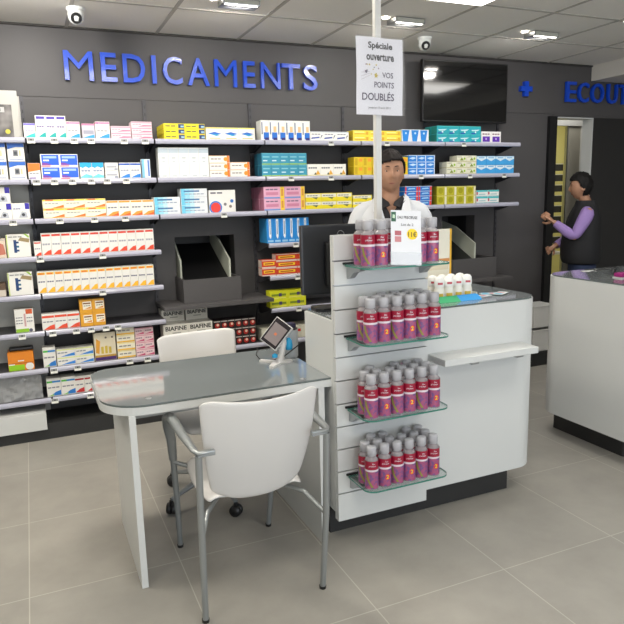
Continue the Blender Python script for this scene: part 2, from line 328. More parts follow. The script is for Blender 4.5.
# ------------------------------------------------------------------ medicine boxes
Wh=(228,226,220); Gy=(150,150,152); BARS=(170,170,175)
def K(desc, base, decor, side=None): return dict(desc=desc, base=base, decor=decor, side=side)
def bars(x0,x1,y,h=.05,c=(120,120,130),n=3):
    out = []; w = (x1-x0)/n
    for i in range(n): out.append(('r', x0+i*w, y, x0+(i+.82)*w, y+h, c))
    return out
def swoosh(c, h=.28, x0=.05, x1=.95, y=.04):
    return [('p', [(x0,y),(x1,y),(x1,y+h),(x1-.3*(x1-x0),y+h*.8),(x0+.3*(x1-x0),y+h*.4)], c)]
KIND = {
 'glucose_blue': K('white box with blue top and grey device picture', Wh, [('r',0,.78,1,1,(44,100,190)),('p',[(0,.66),(.5,.78),(0,.78)],(44,100,190)),('r',.32,.28,.62,.62,(120,120,128)),('r',.38,.36,.56,.54,(60,66,72)),('r',.1,.08,.9,.13,(150,160,190)),('r',.68,.3,.78,.6,(200,190,150))]),
 'navy_corner': K('white box with navy corner square', Wh, [('r',.74,.62,1,1,(52,40,160)),('p',[(.35,.1),(.85,.1),(.8,.42),(.55,.5)],(176,180,188)),('d',.62,.28,.1,(60,60,66))]+bars(.08,.5,.62,.06,(70,80,150))),
 'beige_red': K('beige box with reddish brown picture', (214,196,176), [('p',[(.35,.1),(.98,.2),(.9,.7),(.5,.9)],(186,110,90)),('r',.0,.9,1,1,(190,180,170))]),
 'dental_green': K('white box with green edge and dark blue comb picture', Wh, [('r',0,0,.05,1,(180,200,90)),('r',.3,.2,.42,.75,(24,60,110)),('r',.42,.25,.52,.33,(24,60,110)),('r',.42,.42,.52,.5,(24,100,130)),('r',.42,.6,.52,.68,(24,60,110)),('p',[(.5,.72),(.95,.62),(1,.78),(.6,.86)],(150,130,90)),('p',[(.75,1),(.95,.82),(1,.88),(.85,1)],(150,190,60))]+bars(.1,.7,.86,.05,(150,150,150))),
 'brown_pack': K('dark brown box half cut by the picture edge', (92,70,50), [('r',0,0,1,.5,(200,190,176))]),
 'white_orange_tall': K('tall white box with orange square and green foot', Wh, [('r',.6,.78,.95,1,(206,88,36)),('r',0,0,.7,.16,(140,190,40)),('r',.48,.25,.58,.8,(200,160,160)),('d',.8,.08,.1,(90,90,110))]+bars(.05,.42,.62,.04)+bars(.05,.42,.5,.04)+bars(.05,.42,.38,.04)+bars(.62,.95,.6,.04)+bars(.62,.95,.45,.04)),
 'orange_green': K('orange box with lime green base and white disc', (222,130,24), [('r',0,0,.62,.32,(140,196,24)),('r',.0,.32,.25,.42,Wh),('d',.82,.2,.2,Wh),('r',.38,.5,.62,.56,Wh),('r',0,.38,1,.42,(180,96,20))]),
 'purple_teal_short': K('short white box with lilac top and teal wave', Wh, [('r',0,.84,1,1,(120,110,190))]+swoosh((60,180,180),.3)+bars(.1,.85,.48,.05,(130,130,170))),
 'purple_teal_tall': K('tall white box with purple cap stripe and teal wave', Wh, [('r',.1,.84,.92,.96,(76,56,160))]+swoosh((20,160,156),.22,.2)+bars(.1,.85,.47,.08,(120,110,150))),
 'pink_blue': K('white box with pink top and blue wave', Wh, [('r',0,.86,1,.97,(214,120,160)),('d',.15,.9,.05,(80,60,140))]+swoosh((40,150,214),.26,.2)+bars(.1,.85,.42,.07,(130,130,140))),
 'pink_grey': K('greyish box with pink top and blue wave', (196,190,200), [('r',0,.88,1,1,(206,110,150)),('r',.1,.3,.9,.55,(150,150,166))]+swoosh((40,150,200),.22)),
 'pink_flat': K('flat pale pink box lying down', (232,206,212), [('r',.02,.72,.98,.92,(214,150,170)),('p',[(.3,.1),(.98,.2),(.98,.4),(.6,.42)],(208,120,150))]+bars(.06,.5,.44,.12,(160,130,150))),
 'orange_white': K('white box with orange top block', Wh, [('r',0,.58,1,1,(232,120,40)),('p',[(0,.45),(1,.58),(0,.6)],(232,120,40)),('r',.05,.05,.6,.12,(110,80,170))]+bars(.1,.9,.35,.06)),
 'royal_blue': K('royal blue box with white frame and red line', Wh, [('r',.06,.12,.97,.94,(30,92,214)),('r',.14,.66,.86,.84,(150,180,240)),('r',.14,.44,.45,.56,(220,226,246)),('p',[(.06,.12),(.6,.12),(.3,.3),(.06,.32)],(120,60,160)),('r',0,0,.5,.08,(206,60,110))]),
 'aqua_wave': K('white box with aqua wavy top', Wh, [('p',[(0,.74),(.25,.66),(.5,.76),(.75,.66),(1,.74),(1,1),(0,1)],(30,164,224)),('p',[(0,.05),(1,.05),(1,.2),(.5,.3),(0,.12)],(110,196,206))]+bars(.1,.9,.45,.08,(90,120,160))),
 'white_slim': K('slim white box with grey print', Wh, [('r',0,.9,1,1,(190,190,196)),('r',.12,.35,.88,.6,(170,172,180)),('r',.7,.1,.95,.25,(90,110,150))]),
 'blue_band': K('white box with blue band and blue wave', Wh, [('r',0,.84,1,.95,(40,90,190))]+swoosh((40,130,214),.26)+bars(.1,.9,.48,.07,(120,130,160))),
 'blue_upright': K('white and blue box standing on edge', (214,222,230), [('r',0,0,.3,1,(120,190,220)),('r',.7,.1,.9,.95,(80,120,200)),('r',.35,.1,.6,.9,Wh)]),
 'yellow_flame': K('cream box with yellow top and orange flame', (240,232,206), [('r',0,.84,1,1,(244,214,50)),('r',.12,.84,.5,.98,(230,110,40)),('p',[(.35,.05),(.98,.1),(.98,.42)],(236,120,40)),('r',.0,0,1,.06,(240,200,60))]+bars(.1,.75,.52,.1,(150,150,150),4)),
 'orange_swoosh': K('cream box with orange top and orange wave', (240,234,220), [('r',.04,.86,.96,.97,(236,150,40)),('p',[(0,0),(1,0),(1,.32),(.5,.26)],(236,150,50)),('p',[(.3,.0),(1,.04),(1,.2)],(226,90,40))]+bars(.1,.9,.5,.1,(130,130,140))),
 'red_top_tall': K('tall white box with red band and red wave', Wh, [('r',.06,.86,.94,.95,(214,60,40)),('p',[(.05,.03),(.95,.03),(.95,.26),(.6,.22)],(222,70,36))]+bars(.1,.9,.47,.08,(160,160,170))),
 'yellow_top_tall': K('tall white box with yellow band and amber wave', Wh, [('r',.06,.84,.94,.95,(246,196,40)),('r',.15,.86,.8,.92,(226,110,40)),('p',[(.05,.03),(.95,.03),(.95,.28),(.6,.24)],(244,180,40))]+bars(.1,.9,.5,.06,(110,110,130))),
 'red_top_short': K('white box with vermilion band and wave', Wh, [('r',.02,.76,.98,.9,(224,76,44)),('p',[(.1,.03),(.98,.03),(.98,.34),(.6,.26)],(224,76,44))]+bars(.08,.92,.48,.07,(130,130,140))),
 'amber_pack': K('amber yellow cube box with white label', (222,158,36), [('r',.26,.26,.96,.84,(238,232,214)),('r',.3,.66,.9,.76,(120,70,30)),('p',[(.4,.3),(.9,.3),(.9,.46)],(220,140,40))]+bars(.34,.9,.5,.06,(130,120,110))),
 'green_blue': K('white box with green and blue stripe, blue wave', Wh, [('r',.03,.76,.6,.86,(80,180,70)),('r',.4,.76,.97,.86,(40,130,200)),('p',[(.2,.04),(.97,.04),(.97,.32),(.6,.24)],(40,120,200)),('p',[(.05,.04),(.4,.04),(.5,.14)],(140,200,80))]+bars(.08,.92,.46,.07,(130,130,140))),
 'green_blue_flat': K('flat white box with green line and blue wave', Wh, [('r',0,.86,1,1,(214,224,140)),('p',[(.2,.08),(.97,.12),(.97,.5),(.55,.3)],(50,130,214))]+bars(.06,.6,.5,.14,(130,140,150))),
 'amber_display': K('cream display carton with amber ampoules and purple base', (226,216,190), [('r',0,0,1,.13,(72,44,110)),('r',.0,.13,1,.2,(190,150,60)),('p',[(.05,.3),(.2,.25),(.28,.7),(.1,.8)],(224,160,60)),('r',.3,.25,.42,.5,(206,180,70)),('r',.48,.25,.6,.52,(206,180,70)),('r',.66,.25,.78,.48,(206,180,70)),('d',.55,.82,.05,(110,100,90)),('d',.85,.82,.05,(110,100,90))]),
 'yellow_stack': K('flat white box with amber stripe', (240,234,214), [('r',0,.05,1,.24,(240,190,60)),('r',.0,.9,1,1,(240,220,140))]+bars(.1,.8,.5,.16,(140,140,140))),
 'pink_stack': K('small pale pink box with rose stripe', (236,208,212), [('p',[(.05,.1),(.97,.1),(.97,.4)],(208,90,130)),('r',0,.88,1,1,(220,150,170))]+bars(.1,.8,.5,.16,(160,130,150))),
 'red_white': K('white box with dark red stripe and red wave', Wh, [('r',.03,.76,.97,.86,(170,36,46)),('p',[(.2,.04),(.97,.04),(.97,.32),(.6,.24)],(206,50,50))]+bars(.08,.92,.46,.07,(130,130,140))),
 'yellow_navy': K('flat yellow box with navy end', (240,222,40), [('r',.7,.12,1,.9,(40,60,110)),('r',.82,.3,.98,.6,(150,190,220)),('r',.0,.0,1,.12,(214,190,30))]+bars(.08,.62,.4,.22,(90,90,60),2)),
 'white_bluewave': K('white box with blue fish shape', (236,234,224), [('r',0,.9,1,1,(236,220,80)),('p',[(.1,.5),(.5,.64),(.95,.5),(.5,.36)],(40,110,200)),('p',[(.3,.45),(.9,.4),(.6,.3)],(60,170,200)),('r',.2,.1,.85,.16,(190,180,90))]),
 'white_tall': K('tall plain white box with pale grey head', (226,228,226), [('r',.02,.82,.98,.97,(184,196,206)),('r',.3,.64,.7,.67,(150,160,170)),('r',.35,.52,.65,.54,(160,170,180)),('r',.3,.04,.75,.08,(190,196,200))]),
 'orange_end': K('flat white box with orange end and amber ball', (236,232,224), [('r',.86,0,1,1,(232,120,40)),('d',.8,.5,.3,(226,150,40)),('r',0,.92,.8,1,(226,170,120))]+bars(.08,.6,.45,.16,(150,140,140))),
 'skyblue_flat': K('flat box fading from sky blue to white', (222,226,230), [('r',0,0,.16,1,(110,196,226)),('r',.16,0,.34,1,(150,212,232)),('r',.34,0,.5,1,(188,222,234)),('r',.12,.6,.7,.78,(60,110,160))]+bars(.14,.9,.28,.12,(150,160,180),5)),
 'red_dot': K('white booklet box with red disc in blue ring', (228,226,222), [('d',.24,.22,.3,(60,120,200)),('d',.24,.22,.23,(226,60,50)),('d',.86,.5,.08,(50,110,190)),('d',.6,.36,.07,(120,120,120)),('d',.8,.26,.07,(130,120,110))]+bars(.06,.55,.84,.07,(110,110,120),2)),
 'blue_figure': K('white box with blue panel and orange figure', (236,236,232), [('r',.3,.06,.95,.4,(30,110,206)),('r',.5,.42,.85,.7,(238,190,140)),('r',.45,.02,.95,.14,(40,30,110)),('r',.06,.3,.2,.9,(110,120,150))]),
 'white_navyline': K('white box with navy wave line', (236,236,232), [('p',[(.05,.2),(.7,.3),(.7,.44),(.1,.36)],(40,70,160)),('p',[(.75,.2),(.95,.6),(.85,.6)],(50,60,90)),('r',0,.9,1,1,(190,196,206))]+bars(.1,.8,.66,.09,(120,120,130))),
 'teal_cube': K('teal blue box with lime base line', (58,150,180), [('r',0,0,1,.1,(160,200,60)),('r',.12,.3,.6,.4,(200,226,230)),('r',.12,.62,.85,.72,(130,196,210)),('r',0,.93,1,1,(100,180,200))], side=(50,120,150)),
 'white_gold': K('white box with golden corner picture', (238,236,228), [('p',[(.6,.08),(.98,.12),(.8,.5)],(224,170,60)),('p',[(.5,.1),(.7,.1),(.6,.3)],(70,80,60)),('r',0,0,1,.08,(236,226,160))]+bars(.08,.75,.62,.12,(110,110,120),4)),
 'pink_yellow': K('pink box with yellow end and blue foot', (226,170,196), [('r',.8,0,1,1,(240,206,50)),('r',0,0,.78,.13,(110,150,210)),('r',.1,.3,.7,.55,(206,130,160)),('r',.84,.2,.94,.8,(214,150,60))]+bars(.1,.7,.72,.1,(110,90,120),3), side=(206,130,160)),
 'yellow_white': K('flat yellow box with white upper strip', (240,222,40), [('r',.0,.5,.96,.92,(232,230,214)),('p',[(.4,.5),(.8,.5),(.7,.2)],(110,120,50))]+bars(.1,.8,.64,.12,(130,130,140),4)),
 'azure_stripe': K('bright azure box with white spine stripe', (40,140,220), [('r',.3,.28,.62,.98,(236,240,244)),('r',.4,.36,.52,.9,(120,150,190)),('p',[(.3,.28),(.62,.28),(.5,.16)],(236,240,244)),('r',.1,.04,.9,.12,(150,200,236))], side=(50,150,214)),
 'red_yellow_flat': K('flat vermilion box with yellow lettering strip', (206,64,34), [('r',.12,.36,.9,.72,(244,200,50)),('r',.2,.46,.8,.6,(160,50,30)),('r',0,.0,1,.14,(222,214,206)),('r',0,.9,1,1,(226,210,200))], side=(214,196,186)),
 'lime_flat': K('flat lime yellow box', (212,214,36), [('r',.1,.35,.9,.62,(120,140,40)),('r',.5,.3,.66,.7,(70,60,110)),('r',.05,.1,.9,.16,(236,236,150))]),
 'white_red_carton': K('large white carton with red bar', (206,204,186), [('r',.5,.5,1,.72,(200,44,40)),('r',0,.95,1,1,(226,224,208))], side=(196,194,178)),
 'biafine': K('white carton printed with black brand word', (232,230,222), [('t','BIAFINE',.08,.55,.94,.86,(20,20,22)),('r',.35,.34,.7,.42,(170,170,164)),('r',0,0,1,.05,(150,148,140))]),
 'black_red': K('black box with red and white ball picture', (34,26,28), [('d',.55,.42,.36,(176,40,34)),('d',.6,.5,.18,(226,200,180)),('r',.05,.84,.95,.94,(200,196,190))]),
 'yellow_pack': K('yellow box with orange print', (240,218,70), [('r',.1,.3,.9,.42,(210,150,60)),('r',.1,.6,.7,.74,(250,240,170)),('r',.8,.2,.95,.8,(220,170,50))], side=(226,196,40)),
 'azure_tilt': K('azure and white box with slanted panel', (226,232,238), [('p',[(.02,.95),(.85,.95),(.65,.04),(.14,.04)],(30,134,220)),('d',.45,.7,.1,(200,226,244))]),
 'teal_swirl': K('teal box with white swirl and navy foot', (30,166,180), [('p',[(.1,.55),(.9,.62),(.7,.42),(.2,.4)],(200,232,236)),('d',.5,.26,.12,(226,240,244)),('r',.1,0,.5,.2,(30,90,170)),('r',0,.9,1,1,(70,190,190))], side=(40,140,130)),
 'violet_square': K('white box with violet square', (236,234,232), [('r',.14,.08,.88,.56,(92,36,170)),('d',.5,.34,.1,(200,180,230))]+bars(.12,.88,.72,.1,(110,70,90))),
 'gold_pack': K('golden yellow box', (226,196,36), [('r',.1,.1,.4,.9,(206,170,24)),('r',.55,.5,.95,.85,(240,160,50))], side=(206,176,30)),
 'blue_cell': K('blue box with white oval band', (36,130,220), [('p',[(.08,.5),(.5,.7),(.9,.55),(.5,.3)],(200,226,246)),('r',.9,0,1,1,(230,240,248)),('r',0,.88,1,1,(200,220,240))]),
 'cream_green': K('cream box with green leaf mark', (228,226,206), [('p',[(.3,.2),(.7,.2),(.5,.7)],(130,150,50)),('d',.78,.5,.2,(150,190,50)),('r',0,0,1,.1,(190,180,110))]+bars(.06,.5,.72,.12,(150,150,130))),
 'lightblue_white': K('light blue box with white upper band', (64,160,224), [('r',0,.66,1,.96,(214,232,242)),('p',[(.1,.66),(.9,.66),(.5,.42)],(214,232,242)),('r',.2,.76,.8,.86,(110,170,220))]),
 'blue_red_roll': K('blue box with red end', (30,116,206), [('r',.84,0,1,1,(226,70,50)),('r',0,0,.12,1,(214,60,60)),('p',[(.2,.3),(.8,.4),(.7,.66),(.3,.6)],(160,206,240)),('r',0,.88,1,1,(200,216,230))]),
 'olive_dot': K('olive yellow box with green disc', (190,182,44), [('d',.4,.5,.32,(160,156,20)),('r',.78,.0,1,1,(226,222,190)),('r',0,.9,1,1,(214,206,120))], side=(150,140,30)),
 'teal_edge': K('flat white box with teal edge', (232,232,228), [('r',0,.74,1,1,(70,190,196)),('r',0,.3,.14,.74,(190,70,90)),('r',.2,.3,.8,.44,(150,190,200)),('r',0,.0,1,.1,(110,180,190))]),
}
def box_mesh(kind, w, h, d):
    k = KIND[kind]; b = MB(); e = .0004
    mbase = ink(k['base'])
    b.box(-w/2, w/2, 0, d, 0, h, mbase, min(w,h)*.015)
    if k['side']: 
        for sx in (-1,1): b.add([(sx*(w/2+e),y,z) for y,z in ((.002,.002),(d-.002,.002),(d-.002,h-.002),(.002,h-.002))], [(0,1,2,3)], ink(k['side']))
    lay = 0
    for it in k['decor']:
        lay += 1; y = -e*(.5+.35*lay)
        if it[0] == 'r':
            _, u0, v0, u1, v1, c = it
            u0 = max(u0,.012); u1 = min(u1,.988); v0 = max(v0,.012); v1 = min(v1,.988)
            b.add([((u-.5)*w, y, v*h) for u,v in ((u0,v0),(u1,v0),(u1,v1),(u0,v1))], [(0,1,2,3)], ink(c))
            if u0 < .02 and u1 > .9 and not k['side']:      # printed band running round the sides
                for sx in (-1,1): b.add([(sx*(w/2+e), yy, v*h) for yy,v in ((.002,v0),(d-.002,v0),(d-.002,v1),(.002,v1))], [(0,1,2,3)], ink(c))
        elif it[0] == 'p':
            b.add([((min(max(u,.012),.988)-.5)*w, y, v*h) for u,v in it[1]], [tuple(range(len(it[1])))], ink(it[2]))
        elif it[0] == 'd':
            _, u, v, r, c = it; r = r*min(h,w); cx = (u-.5)*w; cz = v*h; n = 18
            b.add([(max(-w/2,min(w/2,cx+r*math.cos(2*PI*q/n))), y, max(0,min(h,cz+r*math.sin(2*PI*q/n)))) for q in range(n)], [tuple(range(n))], ink(c))
        elif it[0] == 't':
            _, s, u0, v0, u1, v1, c = it
            text_on(b, s, (u0-.5)*w, (u1-.5)*w, v0*h, v1*h, y, ink(c), .028)
    return b
ROWS = [
 ('glucose_blue', 2, -0.186, 0.0994, 0.1069, 0.12, 1, 2, 1),
 ('glucose_blue', 2, -0.078, 0.0933, 0.1073, 0.12, 1, 2, 1),
 ('navy_corner', 3, -0.196, 0.1087, 0.0976, 0.1, 1, 2, 1),
 ('navy_corner', 3, -0.087, 0.1002, 0.098, 0.1, 1, 1, 1),
 ('beige_red', 4, -0.262, 0.1199, 0.1184, 0.1, 1, 1, 1),
 ('dental_green', 4, -0.138, 0.1342, 0.1422, 0.12, 1, 1, 1),
 ('brown_pack', 5, -0.288, 0.121, 0.0819, 0.1, 1, 1, 1),
 ('dental_green', 5, -0.153, 0.1413, 0.1449, 0.12, 1, 1, 1),
 ('white_orange_tall', 6, -0.137, 0.1087, 0.1483, 0.08, 1, 1, 1),
 ('orange_green', 7, -0.202, 0.1495, 0.1187, 0.12, 1, 1, 1),
 ('purple_teal_short', 1, 0.024, 0.0662, 0.0865, 0.07, 1, 1, 1),
 ('purple_teal_tall', 1, 0.092, 0.0575, 0.1329, 0.07, 3, 1, 1),
 ('pink_blue', 1, 0.266, 0.0783, 0.1004, 0.08, 1, 1, 1),
 ('pink_grey', 1, 0.355, 0.0768, 0.0903, 0.07, 1, 1, 1),
 ('pink_blue', 1, 0.435, 0.0871, 0.104, 0.07, 1, 1, 1),
 ('pink_flat', 1, 0.528, 0.1227, 0.0394, 0.1, 1, 2, 1),
 ('pink_flat', 1, 0.655, 0.1289, 0.0363, 0.1, 1, 3, 1),
 ('orange_white', 2, 0.025, 0.07, 0.0975, 0.08, 1, 1, 1),
 ('royal_blue', 2, 0.1, 0.108, 0.0754, 0.1, 2, 2, 1),
 ('aqua_wave', 2, 0.323, 0.0718, 0.0993, 0.08, 2, 1, 1),
 ('white_slim', 2, 0.473, 0.0827, 0.0495, 0.08, 1, 2, 1),
 ('blue_band', 2, 0.561, 0.0673, 0.0985, 0.08, 2, 1, 1),
 ('blue_upright', 2, 0.703, 0.0542, 0.1202, 0.05, 1, 1, 1),
 ('yellow_flame', 3, 0.088, 0.1242, 0.057, 0.1, 3, 2, 1),
 ('orange_swoosh', 3, 0.463, 0.075, 0.0991, 0.08, 4, 1, 1),
 ('red_top_tall', 4, 0.014, 0.0429, 0.0912, 0.05, 1, 1, 1),
 ('red_top_tall', 4, 0.059, 0.0574, 0.1396, 0.07, 12, 1, 1),
 ('yellow_top_tall', 5, 0.014, 0.0513, 0.1394, 0.07, 14, 1, 1),
 ('red_top_short', 6, 0.016, 0.0756, 0.1027, 0.08, 3, 1, 1),
 ('amber_pack', 6, 0.246, 0.0773, 0.0878, 0.07, 2, 2, 1),
 ('green_blue', 7, 0.001, 0.0772, 0.1277, 0.08, 1, 1, 1),
 ('green_blue_flat', 7, 0.083, 0.1132, 0.0529, 0.09, 2, 2, 1),
 ('amber_display', 7, 0.316, 0.136, 0.1875, 0.08, 1, 1, 1),
 ('yellow_stack', 7, 0.459, 0.1166, 0.0525, 0.1, 1, 4, 1),
 ('pink_stack', 7, 0.579, 0.0613, 0.0484, 0.1, 2, 4, 1),
 ('green_blue', 8, 0.005, 0.0874, 0.1201, 0.08, 2, 1, 1),
 ('red_white', 8, 0.157, 0.0778, 0.1132, 0.08, 2, 1, 1),
 ('red_white', 8, 0.318, 0.0848, 0.1029, 0.08, 4, 1, 1),
 ('yellow_navy', 1, 0.86, 0.1358, 0.034, 0.12, 2, 3, 2),
 ('white_bluewave', 1, 1.138, 0.1146, 0.082, 0.1, 3, 1, 1),
 ('white_tall', 2, 0.811, 0.0673, 0.1938, 0.08, 5, 1, 1),
 ('orange_end', 2, 1.15, 0.143, 0.0475, 0.1, 1, 3, 1),
 ('orange_end', 2, 1.295, 0.1397, 0.0496, 0.1, 1, 2, 1),
 ('skyblue_flat', 3, 0.766, 0.1716, 0.0562, 0.1, 1, 2, 1),
 ('skyblue_flat', 3, 0.943, 0.1806, 0.0547, 0.1, 1, 3, 1),
 ('red_dot', 3, 1.134, 0.187, 0.1503, 0.06, 1, 1, 1),
 ('blue_figure', 1, 1.527, 0.0615, 0.1362, 0.1, 6, 1, 1),
 ('white_navyline', 1, 1.898, 0.1025, 0.0668, 0.1, 3, 1, 1),
 ('teal_cube', 2, 1.524, 0.0682, 0.08, 0.08, 5, 2, 2),
 ('white_gold', 2, 1.868, 0.103, 0.083, 0.1, 3, 1, 1),
 ('pink_yellow', 3, 1.529, 0.1567, 0.0828, 0.1, 2, 2, 3),
 ('yellow_white', 3, 1.846, 0.1258, 0.0563, 0.1, 3, 2, 1),
 ('azure_stripe', 4, 1.542, 0.0542, 0.1733, 0.08, 6, 1, 2),
 ('red_yellow_flat', 5, 1.601, 0.1659, 0.0512, 0.08, 2, 3, 1),
 ('red_yellow_flat', 5, 1.494, 0.1067, 0.0581, 0.08, 1, 2, 1),
 ('lime_flat', 6, 1.545, 0.1418, 0.0614, 0.08, 2, 2, 1),
 ('white_red_carton', 7, 1.473, 0.1543, 0.0927, 0.16, 3, 1, 1),
 ('biafine', 7, 0.769, 0.1713, 0.097, 0.12, 2, 2, 1),
 ('black_red', 7, 1.118, 0.0519, 0.0628, 0.1, 6, 3, 1),
 ('yellow_pack', 1, 2.239, 0.1364, 0.0399, 0.1, 3, 2, 1),
 ('azure_tilt', 1, 2.657, 0.081, 0.0924, 0.08, 3, 1, 1),
 ('teal_swirl', 1, 2.973, 0.1054, 0.0628, 0.08, 4, 2, 2),
 ('violet_square', 1, 3.4, 0.0981, 0.0883, 0.08, 2, 1, 1),
 ('gold_pack', 2, 2.244, 0.0758, 0.0663, 0.1, 2, 2, 1),
 ('gold_pack', 2, 2.4, 0.1036, 0.0662, 0.1, 3, 2, 1),
 ('blue_cell', 2, 2.715, 0.0808, 0.0492, 0.1, 3, 3, 1),
 ('cream_green', 2, 3.07, 0.0954, 0.048, 0.1, 3, 3, 1),
 ('lightblue_white', 2, 3.361, 0.0944, 0.0701, 0.1, 4, 2, 1),
 ('yellow_white', 3, 2.231, 0.1615, 0.0459, 0.1, 1, 2, 1),
 ('blue_red_roll', 3, 2.683, 0.124, 0.0373, 0.1, 2, 4, 1),
 ('olive_dot', 3, 2.978, 0.0947, 0.0715, 0.08, 4, 2, 2),
 ('teal_edge', 3, 3.363, 0.1145, 0.0527, 0.1, 2, 2, 1),
]
LOC = {('red_white',8,.157):'left pair on the lowest shelf',('red_white',8,.318):'right four on the lowest shelf'}
SHORT = {1:'top shelf',2:'second shelf',3:'third shelf',4:'fourth shelf',5:'fifth shelf',6:'sixth shelf',7:'seventh shelf',8:'lowest shelf'}
cnt = {}
for r in ROWS: cnt[(r[0],r[1])] = cnt.get((r[0],r[1]),0)+1
seen = {}
LAYN = {1:[''],2:['bottom','top'],3:['bottom','middle','top'],4:['bottom','second','third','top']}
for kind, lv, x0, w, hh, d, nx, nl, dp in ROWS:
    multi = cnt[(kind,lv)] > 1; seen[(kind,lv)] = seen.get((kind,lv),0)+1
    which = ['left','right','rightmost'][seen[(kind,lv)]-1] if multi else ''
    proto = None
    for i in range(nx):
        for j in range(nl):
            for q in range(dp):
                if q and i > 0: continue
                if kind == 'cream_green' and j == 2 and i == 0: continue
                if kind == 'red_yellow_flat' and nl == 3 and False: continue
                if proto is None: o = proto = box_mesh(kind, w-.0012, hh-.0008, d).build('medicine_box')
                else: o = proto.copy(); COL.objects.link(o)
                yy = 4.325+q*(d+.004)+random.uniform(0,.004)
                if kind == 'biafine' and j == 2: yy += .05
                o.location = (x0+(i+.5)*w, yy, ZT[lv]+.0003+j*hh)
                o.rotation_euler = (0,0,random.uniform(-.012,.012))
                ds = KIND[kind]['desc']
                bits = []
                if nx > 1: bits.append(f'{ORD[i]} of {NUM[nx]} from left')
                if nl > 1: bits.append(f'{LAYN[nl][j]} layer')
                if q: bits.append(['','row behind','third row behind'][q])
                if which and not nx > 1: bits.append(f'{which} stack' if nl > 1 else f'{which} one')
                elif which: bits.append(f'{which} set')
                lab = ', '.join([ds]+bits)
                if len(lab.split()) > 16: lab = lab.replace(' from left','')
                if len(lab.split()) <= 13: lab += ', '+SHORT[lv]
                tag(o, lab, 'medicine box', f'{ds} on the {SHORT[lv]}' + (f', {which} set' if which else ''))
# two more upper brand cartons set back
# ------------------------------------------------------------------ delivery hatches of the dispensing robot
def hatch(dx, label, ledge=(.772,1.55)):
    op = (.94+dx, 1.38+dx) if dx == 0 else (OP2[0], OP2[1])
    t = thing('delivery_hatch', label, 'hatch', (1.1+dx, 4.3, .765), 0, 'delivery hatches in the dark wall')
    def o(b, n): return b.build(n, t, (-1.1-dx, -4.3, -.765))
    b = MB(); x0, x1 = op
    b.box(x0-.01, x0, 4.72, 5.0, .85, 1.3, M_wallD); b.box(x1, x1+.01, 4.72, 5.0, .85, 1.3, M_wallD)
    b.box(x0-.01, x1+.01, 4.72, 5.0, 1.3, 1.31, M_wallD); b.box(x0-.01, x1+.01, 4.99, 5.0, .85, 1.3, M_wallD); b.box(x0-.01, x1+.01, 4.72, 5.0, .84, .85, M_wallD)
    o(b, 'recess')
    b = MB(); b.box(ledge[0]+dx, ledge[1]+dx if dx == 0 else 3.70, 4.25, 4.585, .765, .79, M_wall, .003); o(b, 'ledge')
    b = MB(); X0, X1 = .925+dx, 1.335+dx
    if dx: X1 = 3.585
    b.box(X0, X1, 4.33, 4.345, .791, .955, M_wall); b.box(X0, X0+.015, 4.345, 4.597, .791, .955, M_wall); b.box(X1-.015, X1, 4.345, 4.597, .791, .955, M_wall)
    b.box(X0+.015, X1-.015, 4.345, 4.597, .791, .80, M_wall); o(b, 'catch_box')
    M_pl = mat('cream_side_plate', (196,200,186), .5)
    for kk, px in enumerate((x0+.012 if dx == 0 else x0-.004, x1-.092 if dx == 0 else x1-.11)):
        b = MB(); fy = 4.53 if kk == 0 else 4.45; pts = [(4.95,1.25),(4.72,1.20),(fy,1.07),(fy,.93),(4.60,.90),(4.95,1.0)]
        n = len(pts); vs = [(px+s, y, z) for s in (0,.012) for y, z in pts]
        b.add(vs, [tuple(range(n)), tuple(range(2*n-1,n-1,-1))]+[(i,n+i,n+(i+1)%n,(i+1)%n) for i in range(n)], M_pl); o(b, 'side_plate')
    b = MB(); xa, xb = x0+.026, (x1-.094 if dx == 0 else x1-.112)
    b.add([(xa,4.40,.90),(xb,4.40,.90),(xb,4.95,1.16),(xa,4.95,1.16),(xa,4.40,.89),(xb,4.40,.89),(xb,4.95,1.15),(xa,4.95,1.15)], [(0,1,2,3),(7,6,5,4),(0,4,5,1),(2,6,7,3),(0,3,7,4),(1,5,6,2)], M_black); o(b, 'chute')
hatch(0, 'dark delivery hatch with sloping chute above the white brand cartons')
hatch(2.22, 'dark delivery hatch with cream side plate, right of the pharmacist')

# ------------------------------------------------------------------ wall lettering, screen
def lettering(name, chars, z0, z1, label):
    t = thing(name, label, 'sign', (chars[0][1], 4.57, z0))
    for c, a, b_ in chars:
        b = MB(); me, xa, xb, ya, yb = text_data(c, 0 if c in 'MN' else .010, .5)
        vs = [((v.co.x-xa)/(xb-xa)*(b_-a), -v.co.z*.024, (v.co.y-ya)/(yb-ya)*(z1-z0)) for v in me.vertices]
        b.add(vs, [tuple(p.vertices) for p in me.polygons], M_blue)
        o = b.build('letter', t, (a-chars[0][1], .002, 0))
        for s in (.25,.75):
            pass
    return t
lettering('wall_lettering', [('M', 0.3, 0.477), ('E', 0.526, 0.625), ('D', 0.665, 0.809), ('I', 0.853, 0.882), ('C', 0.927, 1.058), ('A', 1.093, 1.248), ('M', 1.284, 1.446), ('E', 1.495, 1.583), ('N', 1.628, 1.775), ('T', 1.787, 1.932), ('S', 1.959, 2.072)], 2.272, 2.452, 'glossy blue raised letters MEDICAMENTS on the dark band above the shelves')
lettering('wall_lettering', [('E', 4.514, 4.633), ('C', 4.657, 4.784), ('O', 4.814, 4.972), ('U', 5.017, 5.143), ('T', 5.164, 5.28)], 2.272, 2.446, 'blue raised letters ECOUT above the dark doorway at right')
b = MB(); cx, cz, a, w = 4.06, 2.365, .062, .021
pts = [(-w,-a),(w,-a),(w,-w),(a,-w),(a,w),(w,w),(w,a),(-w,a),(-w,w),(-a,w),(-a,-w),(-w,-w)]
